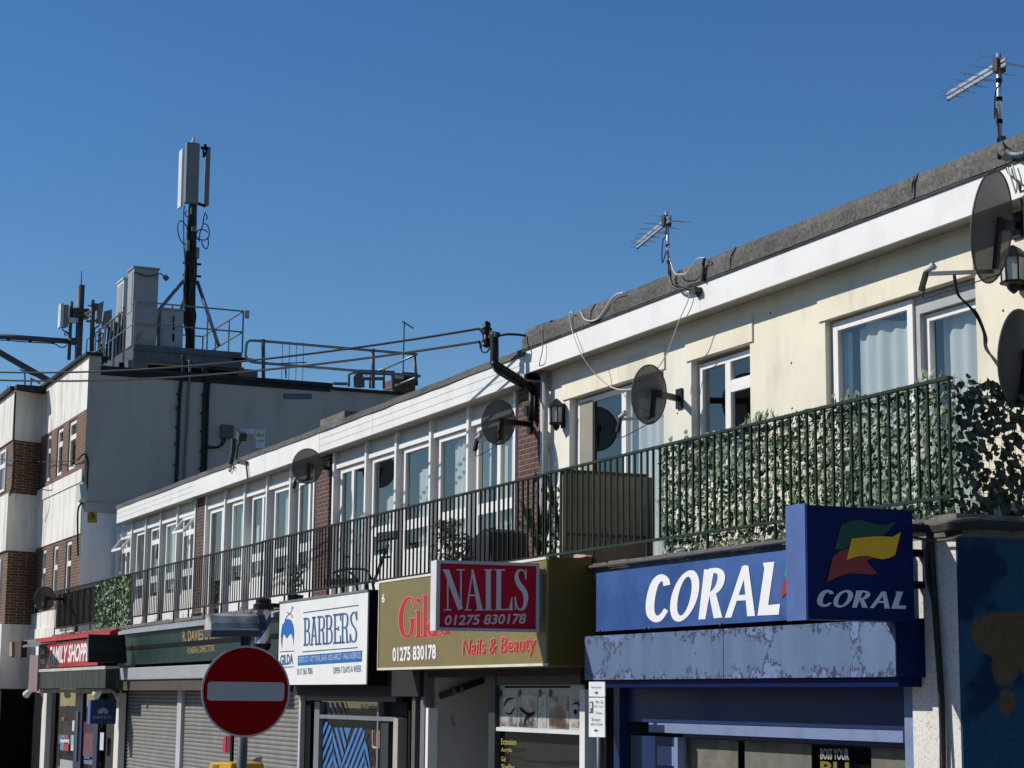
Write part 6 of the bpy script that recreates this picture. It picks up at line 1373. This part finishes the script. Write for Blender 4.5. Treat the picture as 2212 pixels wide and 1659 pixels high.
# brown divider between the flats
XDv = hit(1222, 1100, Y=-1.13).x
t = thing('divider_screen', 'brown timber divider between the two balconies, behind the railing', 'screen', (XDv, -.6, 4))
MB().box(XDv-.05, XDv, -1.12, .06, 4.0, 5.20).build('panel', m_wood, t)
MB().box(XDv-.07, XDv+.02, -1.12, -.02, 5.2, 5.235).box(XDv, XDv+.015, -1.1, -.03, 4.44, 4.47).each('rail', M('dark_brown_rail', (.06, .042, .032), .8), t)
MB().box(XDv-.09, XDv+.03, -1.17, -1.12, 4.0, 5.24).each('post', m_wood, t)
t = thing('loose_brick', 'pale brick fragment lying on the balcony edge above the gold sign', 'brick', Cr(2200, 2150, 300).y(600, 300, -1.3))
c9 = Cr(2200, 2150, 300)
MB().prism([c9.y(425, 345, -1.33), c9.y(640, 345, -1.33), c9.y(780, 305, -1.33), c9.y(760, 262, -1.33), c9.y(500, 240, -1.33), c9.y(425, 262, -1.33)], (0, .09, 0)).build('body', M('pale_brick', (.48, .34, .27), .9, .15, 8), t, bevel=.006)
# potted plants and clutter
m_pl1 = leafmat('potted_green', [(.02, .035, .012), (.05, .08, .02), (.10, .13, .035), (.07, .05, .02)])
m_pl2 = leafmat('bright_potted_green', [(.05, .09, .02), (.12, .17, .04), (.20, .24, .08)])
m_flr = leafmat('red_flower', [(.5, .02, .04), (.6, .05, .10), (.35, .01, .03)])
def plant(label, x, y, z, hgt, wid, n, mat, flowers=0, spiky=False, pot=(.14, .24)):
    t = thing('potted_plant', label, 'potted plant', (x, y, z), 'potted plants on the balcony')
    MB().lathe((x, y, z), (0, 0, 1), [(0, pot[0]*.75), (pot[1], pot[0]), (pot[1]+.001, pot[0]*.85)], 14).build('pot', M('dark_pot', (.02, .02, .02), .6), t)
    m = MB(); z0 = z+pot[1]
    for i in range(n):
        if spiky:
            a = random.uniform(0, 6.28); l = random.uniform(.5, 1)*hgt; d = Vector((math.cos(a)*wid, math.sin(a)*wid*.6, hgt)).normalized()
            p = Vector((x, y, z0)); s = d.cross(Vector((0, 0, 1))).normalized()*.012; q = p+d*l; r = q+Vector((d.x, d.y, -.3))*l*.18
            m.add([p-s, p+s, q+s*.8, r, q-s*.8], [(0, 1, 2, 3, 4)])
        else:
            u = random.random(); p = Vector((x+random.gauss(0, wid*.45), y+random.gauss(0, wid*.35), z0+u*hgt))
            leaf(m, p, Vector((random.uniform(-1, 1), -1, random.uniform(-.3, 1))), Vector((random.uniform(-1, 1), random.uniform(-1, 1), .6)), random.uniform(.05, .09), .05)
    m.build('foliage', mat, t, fix=False)
    if flowers:
        m = MB()
        for i in range(flowers):
            p = Vector((x+random.gauss(0, wid*.5), y-.1+random.gauss(0, .06), z0+hgt*random.uniform(.6, 1.05)))
            for k in range(7): leaf(m, p+Vector((random.uniform(-.03, .03), -.02, random.uniform(-.03, .03))), Vector((random.uniform(-.6, .6), -1, random.uniform(-.5, .5))), Vector((random.uniform(-1, 1), 0, random.uniform(-1, 1))), .05, .045)
        m.build('flowers', m_flr, t, fix=False)
random.seed(9)
c8 = Cr(1700, 1750, 600)
px8 = lambda cx, Y: c8.y(cx, 1300, Y).x
plant('leafy pot plant with red flowers behind the railing above the NAILS sign', px8(240, -.85), -.85, 4.0, .75, .30, 420, m_pl1, 5)
plant('low leafy pot plant beside the dark covered barbecue', px8(460, -.95), -.95, 4.0, .45, .28, 220, m_pl1)
plant('tall straggly pot plant against the brown divider', px8(1820, -.7), -.7, 4.0, .95, .22, 190, m_pl1)
plant('spiky bright green pot plant next to the leaning sticks', px8(1560, -.85), -.85, 4.0, .85, .35, 46, m_pl2, 0, True, (.2, .22))
plant('small pot plant hidden behind the railing over the barbers sign', hit(640, 1235, Y=-.8).x, -.8, 4.0, .5, .2, 160, m_pl2)
t = thing('covered_barbecue', 'dark covered barbecue standing on the balcony left of the brick pier', 'barbecue', (px8(850, -.7), -.7, 4.0))
x0, x1 = px8(560, -.75), px8(1060, -.75)
MB().prism([(x0, -.95, 4.1), (x0+.35, -.95, 4.62), (x0+.8, -.9, 4.76), (x1-.12, -.95, 4.70), (x1+.05, -.95, 4.1)], (0, .6, 0)).build('cover', M('black_cover', (.022, .024, .028), .55, .4, 6, bump=.6, bs=12), t, bevel=.05)
MB().box(x0+.2, x1-.2, -1.0, -.95, 4.0, 4.1).each('base', m_dk, t)
for i, (lab_, a, b) in enumerate((('long dark stick leaning from the brick pier towards the divider', (1690, 470), (1890, 1420)), ('short dark stick poking out low beside the spiky plant', (1265, 1140), (1640, 1390)), ('thin crooked stick leaning behind the long one', (1610, 650), (1760, 860)))):
    single(MB().bar(c8.y(*a, -1.0), c8.y(*b, -1.05), .045), 'garden_stick', M('dark_stick', (.035, .032, .024), .7), lab_, 'stick', 'sticks leaning on the balcony')
c10 = Cr(900, 2050, 600)
o = lambda x, y, d=.9: c10.y(x, y, -d)
t = thing('garden_table', 'black metal garden table with curved frame behind the railing above the barbers sign', 'table', o(1800, 1000))
MB().tube(smooth([o(1520, 760), o(1650, 715), o(1800, 700), o(1950, 705), o(2020, 740), o(2070, 850)]), .022, 6).tube(smooth([o(1590, 790), o(1600, 860), o(1650, 920), o(1740, 930)]), .02, 6).tube(smooth([o(1750, 745), o(1810, 790), o(1850, 890)]), .02, 6).build('frame', m_blackpl, t, smooth=True)
MB().bar(o(1430, 895), o(1860, 880), .06, .10).build('rail', m_blackpl, t)
m = MB()
for x in (1850, 2090, 1640, 2000): m.bar(o(x, 900), o(x+30, 1060), .035)
m.each('leg', m_blackpl, t)
c11 = Cr(1300, 1700)
t = thing('garden_chair', 'folding garden chair with slanted dark frame behind the railing by the gold sign', 'chair', c11.y(480, 1250, -.8))
w_ = lambda x, y: c11.y(x, y, -.8)
MB().bar(w_(385, 1300), w_(505, 985), .035).bar(w_(440, 1100), w_(520, 1090), .03).bar(w_(455, 1090), w_(380, 1320), .03).build('frame', m_blackpl, t)
MB().prism([w_(400, 880), w_(575, 860), w_(575, 935), w_(402, 960)], (0, .03, 0)).build('back', M('dark_grey_fabric', (.05, .05, .055), .8), t)

# ================================================================== cables under the balcony corner at the right
c12 = Cr(3500, 2000, 532, 2206/532)
xm_ = lambda x, y: c12.x(x, y, -13.24)
yp = lambda x, y, d=1.34: c12.y(x, y, -d)
t = thing('cable_bundle', 'tangle of dark and pale cables under the balcony corner above the painted wall', 'cables', yp(700, 380))
m = MB()
for k in range(7):
    dy = k*14; m.tube(smooth([yp(380, 290+dy), yp(600, 300+dy*.9), yp(800, 300+dy), yp(960, 260+dy*1.1), xm_(1250, 240+dy*.9), xm_(1600, 235+dy), xm_(2250, 265+dy)]), .016, 5)
m.build('dark_cables', m_cable, t, smooth=True)
MB().tube(smooth([yp(390, 480), yp(560, 510), yp(760, 530), yp(950, 520), xm_(1080, 490), xm_(1220, 442), xm_(1500, 435), xm_(1800, 450), xm_(2250, 492)]), .012, 5).tube(smooth([yp(680, 285), yp(850, 265), yp(960, 235), xm_(1200, 195), xm_(1450, 185), xm_(1480, 190)]), .02, 5).build('pale_cable', m_pipe, t, smooth=True)
